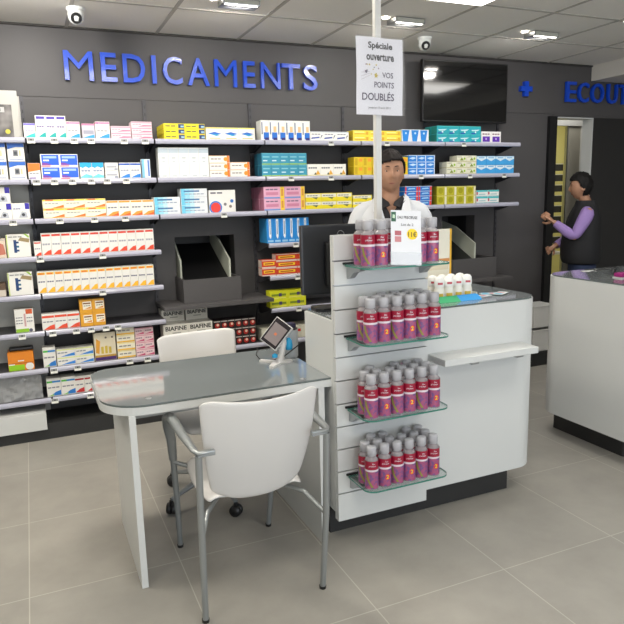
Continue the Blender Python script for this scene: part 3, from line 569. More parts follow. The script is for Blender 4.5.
n = len(pts); vs = [(cx+p[0], y, cz+p[1]) for y in (4.56,4.594) for p in pts]
b.add(vs, [tuple(range(n)), tuple(range(2*n-1,n-1,-1))]+[(i,n+i,n+(i+1)%n,(i+1)%n) for i in range(n)], M_blue)
tag(b.build('wall_cross'), 'small blue raised cross on the dark band right of the screen', 'sign')
t = thing('television', 'black wall-mounted flat screen above the right end of the top shelf', 'television', (3.36,4.5,2.06))
b = MB(); b.box(-.42,.42,-.02,.015,0,.475,M_black,.006); b.build('casing', t)
b = MB(); b.box(-.408,.408,-.0225,-.0203,.014,.463,M_blackg); b.build('screen', t)
b = MB(); b.box(-.15,.15,.015,.09,.1,.36,M_black); b.build('wall_mount', t)

# ------------------------------------------------------------------ ceiling fittings
M_lamp = mat('lamp_diffuser', (255,250,240), .5, emit=6)
M_glow = mat('diamond_glow', (255,248,235), .5, emit=9)
wh = ['at the picture top edge above the lettering','right of the pole','at right above the blue cross','nearest the left dome camera']
for (x,y), w_ in zip([(1.21,3.72),(2.34,3.76),(3.47,3.77),(.08,3.72)], wh):
    if x < .5: continue
    t = thing('ceiling_spotlight', f'rectangular recessed ceiling spotlight {w_}', 'ceiling light', (x,y,CEIL), 0, 'recessed spotlights in the ceiling')
    b = MB(); b.box(-.11,.11,-.055,.055,-.034,-.004,M_alu,.004); b.build('housing', t)
    b = MB(); b.box(-.10,.10,-.0575,-.0552,-.03,-.008,mat('fitting_glass',(190,190,180),.15)); b.build('glass_front', t)
    b = MB(); b.box(-.095,.095,-.05,-.028,-.0365,-.0345,M_lamp); b.build('lamp_tube', t)
    b = MB(); b.add([(-.15,-.03,-.006),(-.12,0,-.006),(-.15,.03,-.006),(-.18,0,-.006)], [(0,1,2,3)], M_glow); b.build('glow_diamond', t)  # flat emissive diamond just below the ceiling, left of the housing
nn = 0
for i, j in PANELS:
    x, y = TX0+(i+.5)*TX, TY0+(j+.5)*TY
    lab = 'square bright ceiling light panel cut by the top edge of the picture' if (i,j) == (3,-3) else 'square bright ceiling light panel behind the photographer'
    t = thing('ceiling_light_panel', lab, 'ceiling light', (x,y,CEIL), 0, 'square ceiling light panels')
    b = MB(); b.box(-.283,.283,-.317,.317,-.012,-.004,M_white2); b.build('frame', t)
    b = MB(); b.box(-.265,.265,-.30,.30,-.016,-.0125,M_lamp); b.build('diffuser', t)
for x, y, w_ in ((.36,4.13,'above the blue letter M'),(2.72,4.12,'left of the wall screen')):
    t = thing('dome_camera', f'small white dome security camera on the ceiling {w_}', 'camera', (x,y,CEIL-.004), 0, 'dome security cameras')
    b = MB(); b.lathe([(.050,0),(.052,-.012),(.046,-.02)], M_white, 28); b.build('base_ring', t)
    b = MB(); b.lathe([(.044,-.018),(.046,-.04),(.043,-.06),(.034,-.078),(.018,-.090),(.003,-.094)], M_white, 28); b.build('dome', t)
    d = Vector((-x*.5,-y,-2.0)).normalized(); q = Vector((0,0,-1)).rotation_difference(d).to_matrix().to_4x4()
    b = MB(); b.lathe([(.030,-.022),(.031,-.036),(.026,-.042)], M_black, 20, xf=Matrix.Translation((0,0,-.048)) @ q); b.build('lens', t)

# ------------------------------------------------------------------ desk
t = thing('consultation_desk', 'white desk with grey glass top and rounded left end in front of the shelves', 'desk', (.65,2.67,0))
def D(b, n): return b.build(n, t, (-.65,-2.67,0))
ol = rounded(.182, 1.108, 2.36, 2.985, [.17,.005,.005,.10], 12)
b = MB(); b.prism(ol, .708, .738, M_white); D(b, 'desk_panel')
b = MB(); b.prism(rounded(.185,1.106,2.363,2.982,[.167,.005,.005,.097],12), .7385, .7465, M_top, M_edged); D(b, 'glass_top')
b = MB(); b.box(.272,.297,2.372,2.965,0,.7075,M_white,.001); D(b, 'support_panel')
b = MB(); b.box(1.045,1.072,2.365,2.95,0,.7075,M_white,.001); D(b, 'support_panel')
b = MB(); b.box(.298,1.044,2.83,2.848,.54,.7075,M_white,.001); D(b, 'modesty_panel')
for x, y in ((.36,2.44),(.99,2.40)):
    b = MB(); b.lathe([(.012,.7466),(.012,.7476),(.008,.7482)], M_alu, 16, (x,y,0)); D(b, 'glass_fixing')

# ------------------------------------------------------------------ counters
def counter(outline, kick, label, holes=None):
    cx = sum(p[0] for p in outline)/len(outline); cy = sum(p[1] for p in outline)/len(outline)
    t = thing('sales_counter', label, 'counter', (cx,cy,0))
    b = MB(); b.prism(outline, .145, .990, M_white); o = b.build('body', t, (-cx,-cy,0))
    b = MB(); top = [(cx+(p[0]-cx)*.988, cy+(p[1]-cy)*.985) for p in outline]
    b.prism(top, .9902, .998, M_top, M_edged); b.build('glass_top', t, (-cx,-cy,0))
    b = MB(); b.prism(kick, 0, .1448, M_plinth); b.build('plinth', t, (-cx,-cy,0))
    return t
o1 = [(1.103,2.345)]+rounded(1.5,2.232,2.345,3.08,[0,.12,.12,0],10)[1:-1]+[(1.62,3.08),(1.62,2.63),(1.103,2.63)]
k1 = [(1.115,2.43),(2.115,2.43),(2.115,3.0),(1.66,3.0),(1.66,2.60),(1.115,2.60)]
ct = counter(o1, k1, 'long white sales counter with grey glass top behind the bottle display')
b = MB(); b.box(1.575,2.09,2.215,2.344,.762,.792,M_white,.004); b.build('bag_ledge', ct, (-ct.location.x,-ct.location.y,0))
for x in (1.75,2.0):
    b = MB(); b.box(x-.02,x+.02,2.235,2.344,.748,.7615,M_alu); b.build('ledge_bracket', ct, (-ct.location.x,-ct.location.y,0))
o2 = rounded(2.835,4.0,2.22,3.02,[.14,.14,.14,.15],10)
k2 = rounded(2.955,3.9,2.44,2.99,.02,3)
counter(o2, k2, 'white sales counter with rounded corners cut by the right picture edge')

# ------------------------------------------------------------------ slatwall display
t = thing('slatwall_display', 'white slatted display panel with four glass shelves on the counter front', 'display stand', (1.335,2.33,0))
def SD(b, n, p=None): return b.build(n, p or t, None if p else (-1.335,-2.33,0))
b = MB(); zs = [.115]+[.24+.1*k for k in range(11)]+[1.343]
b.box(1.104,1.545,2.326,2.330,.118,1.340,M_alu)
b.box(1.102,1.547,2.3305,2.3435,.116,1.343,M_white)
for a, c in zip(zs[:-1], zs[1:]): b.box(1.102,1.547,2.31,2.3258,a+(.003 if a > .12 else 0),c-.003,M_white)
SD(b, 'slat_panel')
M_gl = mat('shelf_glass', (214,240,232), .03, trans=1., alpha=.35)
GZ = [1.225,.925,.62,.32]
for z in GZ:
    pts = rounded(1.145,1.542,2.118,2.300,[.045,.045,.003,.003],8)
    b = MB(); b.prism(pts, z-.007, z, M_gl, M_edge); g = SD(b, 'glass_shelf')
    for x in (1.170,1.515):
        b = MB(); pr = [(2.3095,z-.008),(2.19,z-.008),(2.20,z-.018),(2.25,z-.03),(2.285,z-.055),(2.3095,z-.06)]
        n = len(pr); vs = [(x+s,y,zz) for s in (-.012,.012) for y, zz in pr]
        b.add(vs, [tuple(range(n)), tuple(range(2*n-1,n-1,-1))]+[(i,(i+1)%n,n+(i+1)%n,n+i) for i in range(n)], M_alu)
        b.box(x-.03,x+.03,2.301,2.3095,z+.000,z+.008,M_black)
        SD(b, 'shelf_bracket', None)
# pole rising to the ceiling, poster in a plastic pocket
b = MB(); b.prism([(x,y) for x, y in rounded(1.322,1.348,2.350,2.376,.003,3)], 1.0, CEIL-.006, mat('pole_paint', (206,206,204), .4))
b.box(1.31,1.36,2.338,2.388,CEIL-.012,CEIL-.005,M_white2)
tag(b.build('ceiling_pole'), 'white square pole rising from the counter to the ceiling', 'pole')
t = thing('poster', 'white poster announcing doubled points, taped to the pole in a clear pocket', 'poster', (1.330,2.335,1.812), math.radians(2))
M_paper = mat('poster_paper', (218,218,226), .4)
def wavy(x, z): return .003*math.sin(x*30)+.002*math.sin(z*22+1)
b = MB(); nx, nz = 10, 14; vs = []
for j in range(nz+1):
    for i in range(nx+1):
        x = -.107+.214*i/nx; z = .292*j/nz; vs.append((x, wavy(x,z)-.004, z))
vs2 = [(x,y+.001,z) for x,y,z in vs]; n0 = len(vs)
fs = [(j*(nx+1)+i, j*(nx+1)+i+1, (j+1)*(nx+1)+i+1, (j+1)*(nx+1)+i) for j in range(nz) for i in range(nx)]
b.add(vs, fs, M_paper, True); b.add(vs2, [f[::-1] for f in fs], M_paper, True); b.build('paper_sheet', t)
b = MB()
def ptext(s, x0, x1, z0, z1, m, bold=0):
    me, a, c, d, e = text_data(s, bold)
    vs = []
    for v in me.vertices:
        x = x0+(v.co.x-a)/(c-a)*(x1-x0); z = z0+(v.co.y-d)/(e-d)*(z1-z0); vs.append((x, wavy(x,z)-.0052, z))
    b.add(vs, [tuple(p.vertices) for p in me.polygons], m)
Kk = ink((30,30,36)); Pu = ink((50,32,70))
ptext('Spéciale', -.055, .060, .243, .275, Kk, .03); ptext('ouverture', -.064, .066, .205, .232, Kk, .03)
ptext('VOS', .010, .062, .142, .163, Pu, .01); ptext('POINTS', -.028, .066, .104, .126, Pu, .01)
ptext('DOUBLÉS', -.083, .068, .055, .090, Pu, .014); ptext("jusqu'au 15 août 2015", -.055, .052, .022, .032, Kk)
random.seed(5)
for k in range(15):
    x = -.04+random.uniform(-.03,.035); z = .165+random.uniform(-.02,.025); r = random.choice([.004,.005,.007,.011 if k%5==0 else .004])
    pts = [(x+r*(1 if q%2==0 else .45)*math.sin(q*PI/5), wavy(x,z)-.0058, z+r*(1 if q%2==0 else .45)*math.cos(q*PI/5)) for q in range(10)]
    b.add(pts, [tuple(range(10))[::-1]], ink(random.choice([(210,190,60),(190,170,40),(120,70,110),(90,90,110)])))
for k in range(3):
    b.add([(-.088,-.010,.158-k*.014),(-.088,-.010,.159-k*.014),(-.05,-.010,.163-k*.007),(-.05,-.010,.162-k*.007)], [(0,1,2,3)], ink((150,130,140)))
b.build('lettering', t)
M_pocket = mat('clear_pocket', (240,240,244), .08, alpha=.12)
b = MB(); b.add([(x,y-.004,z) for x,y,z in vs] if False else [(-.11,-.013,-.003),(.11,-.013,-.003),(.11,-.013,.297),(-.11,-.013,.297)], [(0,1,2,3)], M_pocket); b.build('plastic_pocket', t)
# ------------------------------------------------------------------ bottles
def label_material():
    m = bpy.data.materials.new('bottle_label_purple'); m.use_nodes = True; nt = m.node_tree; b = nt.nodes['Principled BSDF']
    tc = nt.nodes.new('ShaderNodeTexCoord'); v = nt.nodes.new('ShaderNodeTexVoronoi'); v.inputs['Scale'].default_value = 95
    nt.links.new(tc.outputs['Object'], v.inputs['Vector'])
    r = nt.nodes.new('ShaderNodeValToRGB'); e = r.color_ramp.elements
    e[0].position = .2; e[0].color = L((112,78,130)); e[1].position = .75; e[1].color = L((160,80,118))
    sp = nt.nodes.new('ShaderNodeSeparateColor'); nt.links.new(v.outputs['Color'], sp.inputs[0]); nt.links.new(sp.outputs[0], r.inputs[0])
    nt.links.new(r.outputs[0], b.inputs['Base Color']); b.inputs['Roughness'].default_value = .3
    return m
M_lab = label_material(); M_red = mat('bottle_label_red', (150,20,52), .3); M_clear = mat('bottle_clear', (190,184,188), .1, alpha=.45)
M_cap = mat('bottle_cap', (186,186,192), .3, alpha=.8); M_band = ink((214,206,214)); M_green = ink((140,140,60)); M_yel2 = ink((246,206,40)); M_flow = ink((222,52,40))
BR = .0282
def cyl_patch(b, pts, m, r):
    """pts (arc length, z) polygon wrapped on the bottle, facing -Y"""
    b.add([(r*math.sin(u/r), -r*math.cos(u/r), z) for u, z in pts], [tuple(range(len(pts)))], m)
def make_bottle(variant):
    t = thing('lotion_bottle', '', 'bottle')
    b = MB(); b.lathe([(.020,0),(BR-.002,.001),(BR-.0006,.004),(BR-.0006,.122),(BR-.003,.129),(.020,.135),(.0165,.138),(.0165,.142)], M_clear, 24); b.build('bottle_body', t)
    b = MB(); b.lathe([(BR,.006),(BR,.079)], M_lab, 24, caps=False); b.lathe([(BR+.0001,.079),(BR+.0001,.087)], M_band, 24, caps=False)
    b.lathe([(BR,.087),(BR,.123)], M_red, 24, caps=False)
    R = BR+.0005
    for k in range(10):                                     # words on the red panel
        pass
    me, a, c, d, e = text_data('précieuse', .01)
    b.add([(R*math.sin((-.014+(v.co.x-a)/(c-a)*.03)/R), -R*math.cos((-.014+(v.co.x-a)/(c-a)*.03)/R), .098+(v.co.y-d)/(e-d)*.009) for v in me.vertices], [tuple(p.vertices) for p in me.polygons], M_band)
    me, a, c, d, e = text_data('Eau', .01)
    b.add([(R*math.sin(((v.co.x-a)/(c-a)*.011)/R), -R*math.cos(((v.co.x-a)/(c-a)*.011)/R), .110+(v.co.y-d)/(e-d)*.006) for v in me.vertices], [tuple(p.vertices) for p in me.polygons], M_band)
    off = -.012 if variant == 0 else .010
    if variant == 0:                                         # green swirl
        for k in range(9):
            z0 = .012+k*.007; u0 = off+.012-.026*math.sin(k/9*1.5); z1 = z0+.0071; u1 = off+.012-.026*math.sin((k+1)/9*1.5)
            cyl_patch(b, [(u0-.004,z0),(u0+.005,z0),(u1+.005,z1),(u1-.004,z1)], M_green, R)
    else:                                                    # red flower with the yellow numeral
        n = 16; cyl_patch(b, [(off+.0125*(1 if q%2 else .8)*math.cos(2*PI*q/n), .046+.0135*(1 if q%2 else .8)*math.sin(2*PI*q/n)) for q in range(n)], M_flow, R)
        me, a, c, d, e = text_data('2', .03)
        R2 = R+.0004
        b.add([(R2*math.sin((off-.006+(v.co.x-a)/(c-a)*.011)/R2), -R2*math.cos((off-.006+(v.co.x-a)/(c-a)*.011)/R2), .038+(v.co.y-d)/(e-d)*.017) for v in me.vertices], [tuple(p.vertices) for p in me.polygons], M_yel2)
    b.build('label', t)
    b = MB(); b.lathe([(.0185,.1415),(.0200,.143),(.0198,.174),(.018,.178),(.005,.179)], M_cap, 24); b.build('cap', t)
    return t
proto = [make_bottle(0), make_bottle(1)]
used = [False, False]
SHN = ['top','second','third','lowest']; RWN = ['front row','middle row','back row']
for si, z in enumerate(GZ):
    for r in range(3):
        for c in range(6):
            if si == 0 and r == 0 and c in (2,3): continue
            if si == 0 and r == 0 and c == 1: pass
            if si > 0 and r == 2 and (c == 0 or (c*7+si*3) % 5 == 0): continue
            x = 1.182+c*.0588 if si else 1.182+c*.0588; y = 2.158+r*.058
            if si == 0:
                y = 2.175+r*.058
                if r == 2: continue
            k = c % 2
            o = proto[k] if not used[k] else copy_tree(proto[k])
            used[k] = True
            o.location = (x+random.uniform(-.001,.001), y+random.uniform(-.001,.001), z+.0003); o.rotation_euler = (0,0,math.radians(-24+random.uniform(-6,6)))
            tag(o, f'pink lotion bottle with grey cap, {ORD[c]} from left, {RWN[r]} of the {SHN[si]} glass shelf', 'bottle', f'pink lotion bottles on the {SHN[si]} glass shelf')
# tent card among the top bottles
t = thing('price_card', 'white offer card with yellow price disc leaning among the top shelf bottles', 'card', (1.325,2.128,1.2262), math.radians(-14))
tilt = Matrix.Rotation(math.radians(-14), 4, 'X') @ Matrix.Rotation(math.radians(4), 4, 'Y')
b = MB(); b.box(-.060,.062,0,.0015,0,.215,mat('card_white', (226,228,234), .25), xf=tilt); b.build('card_sheet', t)
b = MB(); b.box(-.062,.064,-.0025,-.0012,0,.05,mat('acrylic', (240,244,250), .04, alpha=.25), xf=tilt); b.box(-.062,.064,-.0025,.05,-.0005,.0008,_M['acrylic']); b.build('acrylic_foot', t)
b = MB(); vs0 = len(b.v)
b.add([(-.050,-.001,.170),(-.034,-.001,.170),(-.034,-.001,.208),(-.050,-.001,.208)], [(0,1,2,3)], ink((50,96,76)))
b.add([(-.046,-.0014,.184),(-.038,-.0014,.182),(-.037,-.0014,.196),(-.045,-.0014,.198)], [(0,1,2,3)], ink((190,216,190)))
text_on(b, 'EAU PRECIEUSE', -.028,.040,.182,.193,-.001,Kk,.01); text_on(b, 'Lot de 2', -.016,.026,.154,.164,-.001,Kk)
n = 24; b.add([(.022+.0185*math.cos(2*PI*q/n), -.001, .122+.0215*math.sin(2*PI*q/n)) for q in range(n)], [tuple(range(n))], ink((240,206,30)))
text_on(b, '11€', .008,.037,.111,.132,-.0016,ink((60,56,40)),.01)
b.add([(-.038,-.001,.116),(-.016,-.001,.116),(-.016,-.001,.134),(-.038,-.001,.134)], [(0,1,2,3)], ink((176,96,106)))
b.add([(-.038,-.001,.090),(-.016,-.001,.090),(-.016,-.001,.112),(-.038,-.001,.112)], [(0,1,2,3)], ink((196,130,136)))
b.v = [tuple(tilt @ Vector((v[0]*1.17,v[1],v[2]))) for v in b.v]; b.build('printing', t)

# ------------------------------------------------------------------ on the counter: roll-on display, leaflets, monitor
t = thing('display_tray', 'cardboard counter tray with green and blue front edge holding deodorants', 'display tray', (1.82,2.55,.9982), math.radians(0))
M_card = mat('tray_card', (226,222,206), .6)
b = MB(); b.box(-.125,.108,-.09,.10,0,.012,M_card); b.box(-.125,-.12,-.09,.10,.012,.03,M_card); b.box(.103,.108,-.09,.10,.012,.03,M_card); b.build('tray', t)
b = MB(); M_gr = ink((50,170,110)); M_bl = ink((40,150,220))
for x0, x1, m in ((-.125,-.01,M_gr),(-.01,.11,M_bl)):
    b.add([(x0,-.125,.001),(x1,-.125,.001),(x1,-.086,.024),(x0,-.086,.024),(x0,-.125,0),(x1,-.125,0),(x1,-.086,.0),(x0,-.086,.0)], [(0,1,2,3),(7,6,5,4),(0,4,5,1),(0,3,7,4),(1,5,6,2)], m)
b.build('front_flap', t)
b = MB(); b.box(-.06,.083,.1005,.106,0,.325,M_card); b.box(.083,.092,.098,.108,.10,.325,ink((226,176,50))); b.box(-.055,.08,.0985,.1002,.165,.18,ink((206,140,80))); b.box(-.05,.075,.0978,.0984,.125,.155,ink((214,204,180))); b.build('header_card', t)
t0 = None
for r in range(2):
    for c in range(4):
        if t0 is None:
            t0 = o = thing('deodorant', '', 'deodorant')
            b = MB(); b.lathe([(.020,0),(.0255,.004),(.0255,.03),(.022,.048),(.020,.054)], mat('deodorant_body', (228,226,216), .3), 20, sy=.8); b.build('container', t0)
            b = MB(); b.lathe([(.0235,.0545),(.0245,.075),(.0225,.092),(.015,.101),(.003,.104)], mat('deodorant_cap', (238,238,234), .25), 20, sy=.85); b.build('cap', t0)
            b = MB(); b.add([(.0258*math.sin(a), -.0258*.8*math.cos(a)-.0004, z) for z in (.008,.024) for a in (-.6,-.3,0,.3,.6)], [(i,i+1,i+6,i+5) for i in range(4)], ink((200,170,60)))
            b.add([(.0247*math.sin(a), -.0247*.86*math.cos(a)-.0006, z) for z in (.066,.076) for a in (-.5,-.2,.2,.5)], [(i,i+1,i+5,i+4) for i in range(3)], ink((190,80,90))); b.build('label', t0)
        else: o = copy_tree(t0)
        o.location = (1.735+c*.0525, 2.495+r*.055, 1.0105); o.rotation_euler = (0,0,math.radians(-20))
        tag(o, f'white roll-on deodorant, {ORD[c]} from left in the {"front" if r == 0 else "back"} row of the tray', 'deodorant', 'roll-on deodorants in the counter tray')
for k, (x, y, rz, c) in enumerate([(1.985,2.50,10,(206,214,220)),(2.06,2.53,-20,(180,200,214)),(2.10,2.50,30,(214,220,222))]):
    b = MB(); b.box(-.05,.05,-.025,.025,0,.0016,ink(c)); b.box(-.04,-.01,-.018,.018,.0016,.0019,ink((90,170,200))); b.box(.0,.02,-.015,.015,.0016,.0019,ink((200,120,130)))
    o = b.build('leaflet'); o.location = (x,y,.9984+k*.0022); o.rotation_euler = (0,0,math.radians(rz))
    tag(o, f'small pale leaflet on the counter, {ORD[k]} right of the deodorant tray', 'leaflet', 'leaflets on the counter')
# monitor seen from behind
t = thing('computer_monitor', 'black computer monitor seen from behind at the left end of the counter', 'monitor', (1.24,2.60,.9982), math.radians(-6))
M_mon = mat('monitor_shell', (26,28,34), .32)
b = MB(); b.box(-.155,.25,-.012,.02,.065,.375,M_mon,.008); b.build('casing', t)
b = MB(); b.box(-.145,.24,.0202,.0222,.075,.365,mat('screen_dark', (20,30,40), .1, emit=0)); b.build('screen', t)
b = MB(); b.box(-.05,.10,-.045,-.0125,.10,.30,M_black,.012); b.tube([(.03,-.05,.2),(.02,-.055,.1),(.0,-.03,.012)], [.03,.026,.026], M_black, 12, .6); b.build('stand', t)
b = MB(); b.prism(rounded(-.115,.145,-.10,.02,.03,6), 0, .014, M_black); b.build('foot', t)
b = MB(); n = 28; q0 = (.030,-.0132,.325)
for k in range(n):
    a, c = 2*PI*k/n, 2*PI*(k+1)/n
    b.add([(q0[0]+r*math.cos(v)*.8, q0[1], q0[2]+r*math.sin(v)) for r, v in ((.023,a),(.023,c),(.0205,c),(.0205,a))], [(0,1,2,3)], M_alu)
text_on(b, 'DELL', q0[0]-.013, q0[0]+.013, q0[2]-.006, q0[2]+.006, q0[1], M_alu, .02); b.build('emblem', t)

# ------------------------------------------------------------------ on the desk: tablet terminal, container, cables
t = thing('tablet_terminal', 'white stand with tilted dark tablet screen on the grey desk', 'terminal', (1.0,2.70,.7468), math.radians(-22))
b = MB()
pts = [(-.012,.01),(-.085,.035),(-.095,.02),(-.03,-.012),(-.045,-.095),(-.028,-.102),(.012,-.028),(.06,.0),(.055,.02)]
b.prism(pts, 0, .009, M_plastic)
b.tube([(0,0,.006),(.012,.0,.04),(.018,.006,.09),(.012,.012,.13)], [.022,.016,.022,.026], M_plastic, 12, .8); b.build('stand_foot', t)
X = Matrix.Translation((-.008,-.004,.115)) @ Matrix.Rotation(math.radians(0),4,'Z') @ Matrix.Rotation(math.radians(-38),4,'Y') @ Matrix.Rotation(math.radians(90),4,'X')
tm = Matrix.Translation((-.010,-.008,.138)) @ Matrix.Rotation(math.radians(-20),4,'Z') @ Matrix.Rotation(math.radians(35),4,'Y') @ Matrix.Rotation(math.radians(-22),4,'X')
b = MB(); b.box(-.046,.046,-.006,.030,-.066,.066,M_plastic,.006,xf=tm); b.build('shell', t)
b = MB(); b.box(-.042,.042,-.0085,-.0062,-.062,.062,mat('tablet_bezel', (40,34,38), .2),xf=tm); b.build('bezel', t)
b = MB(); b.box(-.034,.034,-.0095,-.0087,-.048,.042,mat('tablet_screen', (128,118,118), .15, emit=.12),xf=tm); b.box(-.006,.006,-.0100,-.0096,-.01,.002,ink((200,110,70)),xf=tm); b.build('screen', t)
M_cy = mat('cyan_plastic', (30,150,200), .25)
b = MB(); b.lathe([(.003,0),(.016,.001),(.018,.02),(.015,.045),(.004,.056)], M_cy, 16, (.045,.02,.055)); b.build('cyan_grip', t); b = MB();  b.lathe([(.002,0),(.013,.002),(.013,.014),(.003,.02)], M_cy, 16, (-.02,-.02,.028)); b.build('cyan_knob', t)
b = MB(); b.lathe([(.030,0),(.034,.004),(.036,.13),(.037,.134)], mat('cup_grey', (178,182,184), .4), 24); b.lathe([(.033,.1342),(.034,.14),(.015,.143)], M_black, 20)
b.box(-.02,.022,-.02,.02,.143,.165,mat('violet_black', (40,34,60), .4),.006)
o = b.build('wipes_tub'); o.location = (1.088,2.775,.7468); tag(o, 'pale grey cylindrical tub with black lid behind the tablet stand', 'tub')
b = MB()
b.tube([(.93,2.80,.80),(.915,2.78,.775),(.93,2.76,.752),(.965,2.75,.7515),(.985,2.74,.752),(1.02,2.70,.77),(1.06,2.69,.80),(1.085,2.68,.82),(1.097,2.67,.835)], .0028, M_black, 8)
tag(b.build('cable'), 'thin black cable looping around the tablet stand on the desk', 'cable')
# glasses and pouch on the right counter
t = thing('spectacles', 'black framed spectacles lying on the right counter', 'glasses', (3.17,2.76,.9984), math.radians(20))
for s in (-1,1):
    b = MB(); b.tube([(s*.034+.024*math.cos(a),.004*math.sin(a*2),.022+.018*math.sin(a)) for a in [2*PI*k/18 for k in range(19)]], .0026, M_black, 8); b.build('rim', t)
    b = MB(); b.tube([(s*.06,0,.03),(s*.064,.06,.026),(s*.06,.12,.008)], .0026, M_black, 8); b.build('temple', t)
b = MB(); b.tube([(-.011,0,.026),(0,-.002,.03),(.011,0,.026)], .0024, M_black, 8); b.build('bridge', t)
t = thing('magenta_case', 'magenta case with white rim on the right counter at the picture edge', 'case', (3.06,2.60,.9984))
b = MB(); b.box(-.05,.06,-.03,.03,.006,.03,mat('magenta', (150,30,110), .35),.01); b.build('case_body', t)
b = MB(); b.box(-.054,.064,-.034,.034,0,.006,M_white,.002); b.build('rim', t)
b = MB(); b.box(-.04,.04,-.02,.02,0,.0015,ink((230,230,228))); o = b.build('paper_slip'); o.location = (3.14,2.93,.9984); o.rotation_euler = (0,0,-.3); tag(o, 'small white paper slip lying on the right counter beside the spectacles', 'paper')

# ------------------------------------------------------------------ chairs
def grid_surface(fn, nu, nv, m, th, name, parent, sub=1):
    b = MB(); vs = [fn(i/nu, j/nv) for j in range(nv+1) for i in range(nu+1)]
    b.add(vs, [(j*(nu+1)+i, j*(nu+1)+i+1, (j+1)*(nu+1)+i+1, (j+1)*(nu+1)+i) for j in range(nv) for i in range(nu)], m, True)
    o = b.build(name, parent); return smooth(mods(o, ('SOLIDIFY', dict(thickness=th, offset=0)), ('SUBSURF', dict(levels=sub, render_levels=sub))))
t = thing('armchair', 'white moulded armchair with silver tube legs, seen from behind in front of the desk', 'chair', (.68,2.3,0))
def back_shell(u, v):
    # v 0 bottom .. 1 top ; u across
    s = (u-.5)*2; z = .415+.415*v
    hw = .198+.022*v-.025*(1-v)**2; 
    zz = z - .0 + (.018*abs(s)**2.2)*v + .05*(abs(s)**3)*(1-v)**2
    if v > .9: zz -= .02*max(0,abs(s)-.88)/.12*(v-.9)/.1
    y = -.235-.075*v+.05*(1-v)**2 + .055*s*s*(.4+.6*v)
    return Vector((s*hw, y, zz-.008*v))
grid_surface(back_shell, 14, 12, M_plastic, .010, 'backrest', t)
def seat_shell(u, v):
    s = (u-.5)*2; y = -.175+.41*v
    z = .432+.024*v-.03*max(0,v-.85)/.15 + .012*s*s - .028*math.exp(-((v-.35)/.3)**2)*(1-s*s)
    hw = .172+.03*math.sin(PI*min(1,v*.9+.1)); hw *= 1-.12*max(0,v-.85)/.15
    return Vector((s*hw, y, z - (.025 if abs(s) > .97 else 0)))
grid_surface(seat_shell, 14, 12, M_plastic, .012, 'seat', t)
for s in (-1,1):
    b = MB(); b.tube([(s*.232,-.232,.008),(s*.236,-.27,.33),(s*.236,-.29,.655)], [.0115,.0125,.0125], M_silver, 12); lg = b.build('leg', t)
    b = MB(); b.lathe([(.013,0),(.014,.012)], M_black, 12, (s*.232,-.231,0)); b.build('foot_cap', lg)
    b = MB(); b.tube([(s*.205,.315,.008),(s*.215,.27,.25),(s*.225,.235,.45)], [.0115,.0125,.0135], M_silver, 12); lg = b.build('leg', t)
    b = MB(); b.lathe([(.013,0),(.014,.012)], M_black, 12, (s*.205,.3155,0)); b.build('foot_cap', lg)
    pts = [(s*.19,-.285,.662),(s*.236,-.29,.664),(s*.244,-.27,.667),(s*.25,-.12,.672),(s*.252,.02,.680),(s*.252,.10,.676),(s*.25,.16,.650),(s*.244,.195,.60),(s*.232,.215,.54),(s*.226,.235,.44)]
    b = MB(); b.tube(pts, [.010,.012,.014,.019,.021,.023,.023,.022,.020,.016], M_silver, 12, .62); b.build('armrest', t)
    b = MB(); b.tube([(s*.236,-.262,.33),(s*.19,-.17,.385),(s*.1,-.05,.40)], .009, M_silver, 10); b.build('seat_rail', t); b = MB(); b.tube([(s*.226,.235,.43),(s*.15,.18,.41),(s*.1,.12,.41)], .009, M_silver, 10); b.build('seat_rail', t)
    b = MB(); b.box(min(s*.178,s*.24),max(s*.178,s*.24),-.296,-.276,.65,.668,M_silver,.004); b.build('arm_bracket', t)
b = MB(); b.tube([(-.1,.12,.405),(-.1,-.05,.395)], .009, M_silver, 10); b.tube([(.1,.12,.405),(.1,-.05,.395)], .009, M_silver, 10); b.tube([(-.1,-.05,.395),(.1,-.05,.395)], .009, M_silver, 10); b.build('under_frame', t)

t = thing('swivel_chair', 'white swivel chair on black castors behind the desk', 'chair', (.75,3.04,0))
def back2(u, v):
    s = (u-.5)*2; z = .50+.285*v+.004*s*v+.022*s*s*v
    hw = .215-.01*(1-v)
    if v > .9: z -= .02*max(0,abs(s)-.9)/.1
    return Vector((s*hw+.018, .30+.05*v-.05*s*s, z+.008*math.cos(s*2.2)*v))
grid_surface(back2, 12, 10, M_plastic, .014, 'backrest', t)
def seat2(u, v):
    s = (u-.5)*2; y = -.34+.58*v
    return Vector((s*(.22+.02*math.sin(PI*v))*(1-.15*(1-v)**6), y, .492-.03*(1-v)**7+.012*s*s))
grid_surface(seat2, 12, 10, M_plastic, .03, 'seat', t)
b = MB(); b.tube([(.03,.16,.43),(.035,.30,.44),(.035,.335,.55),(.035,.342,.62)], .016, M_silver, 10); b.build('back_support', t)
b = MB(); b.lathe([(.03,.09),(.03,.22),(.018,.221),(.018,.43)], M_silver, 16); b.build('gas_column', t)
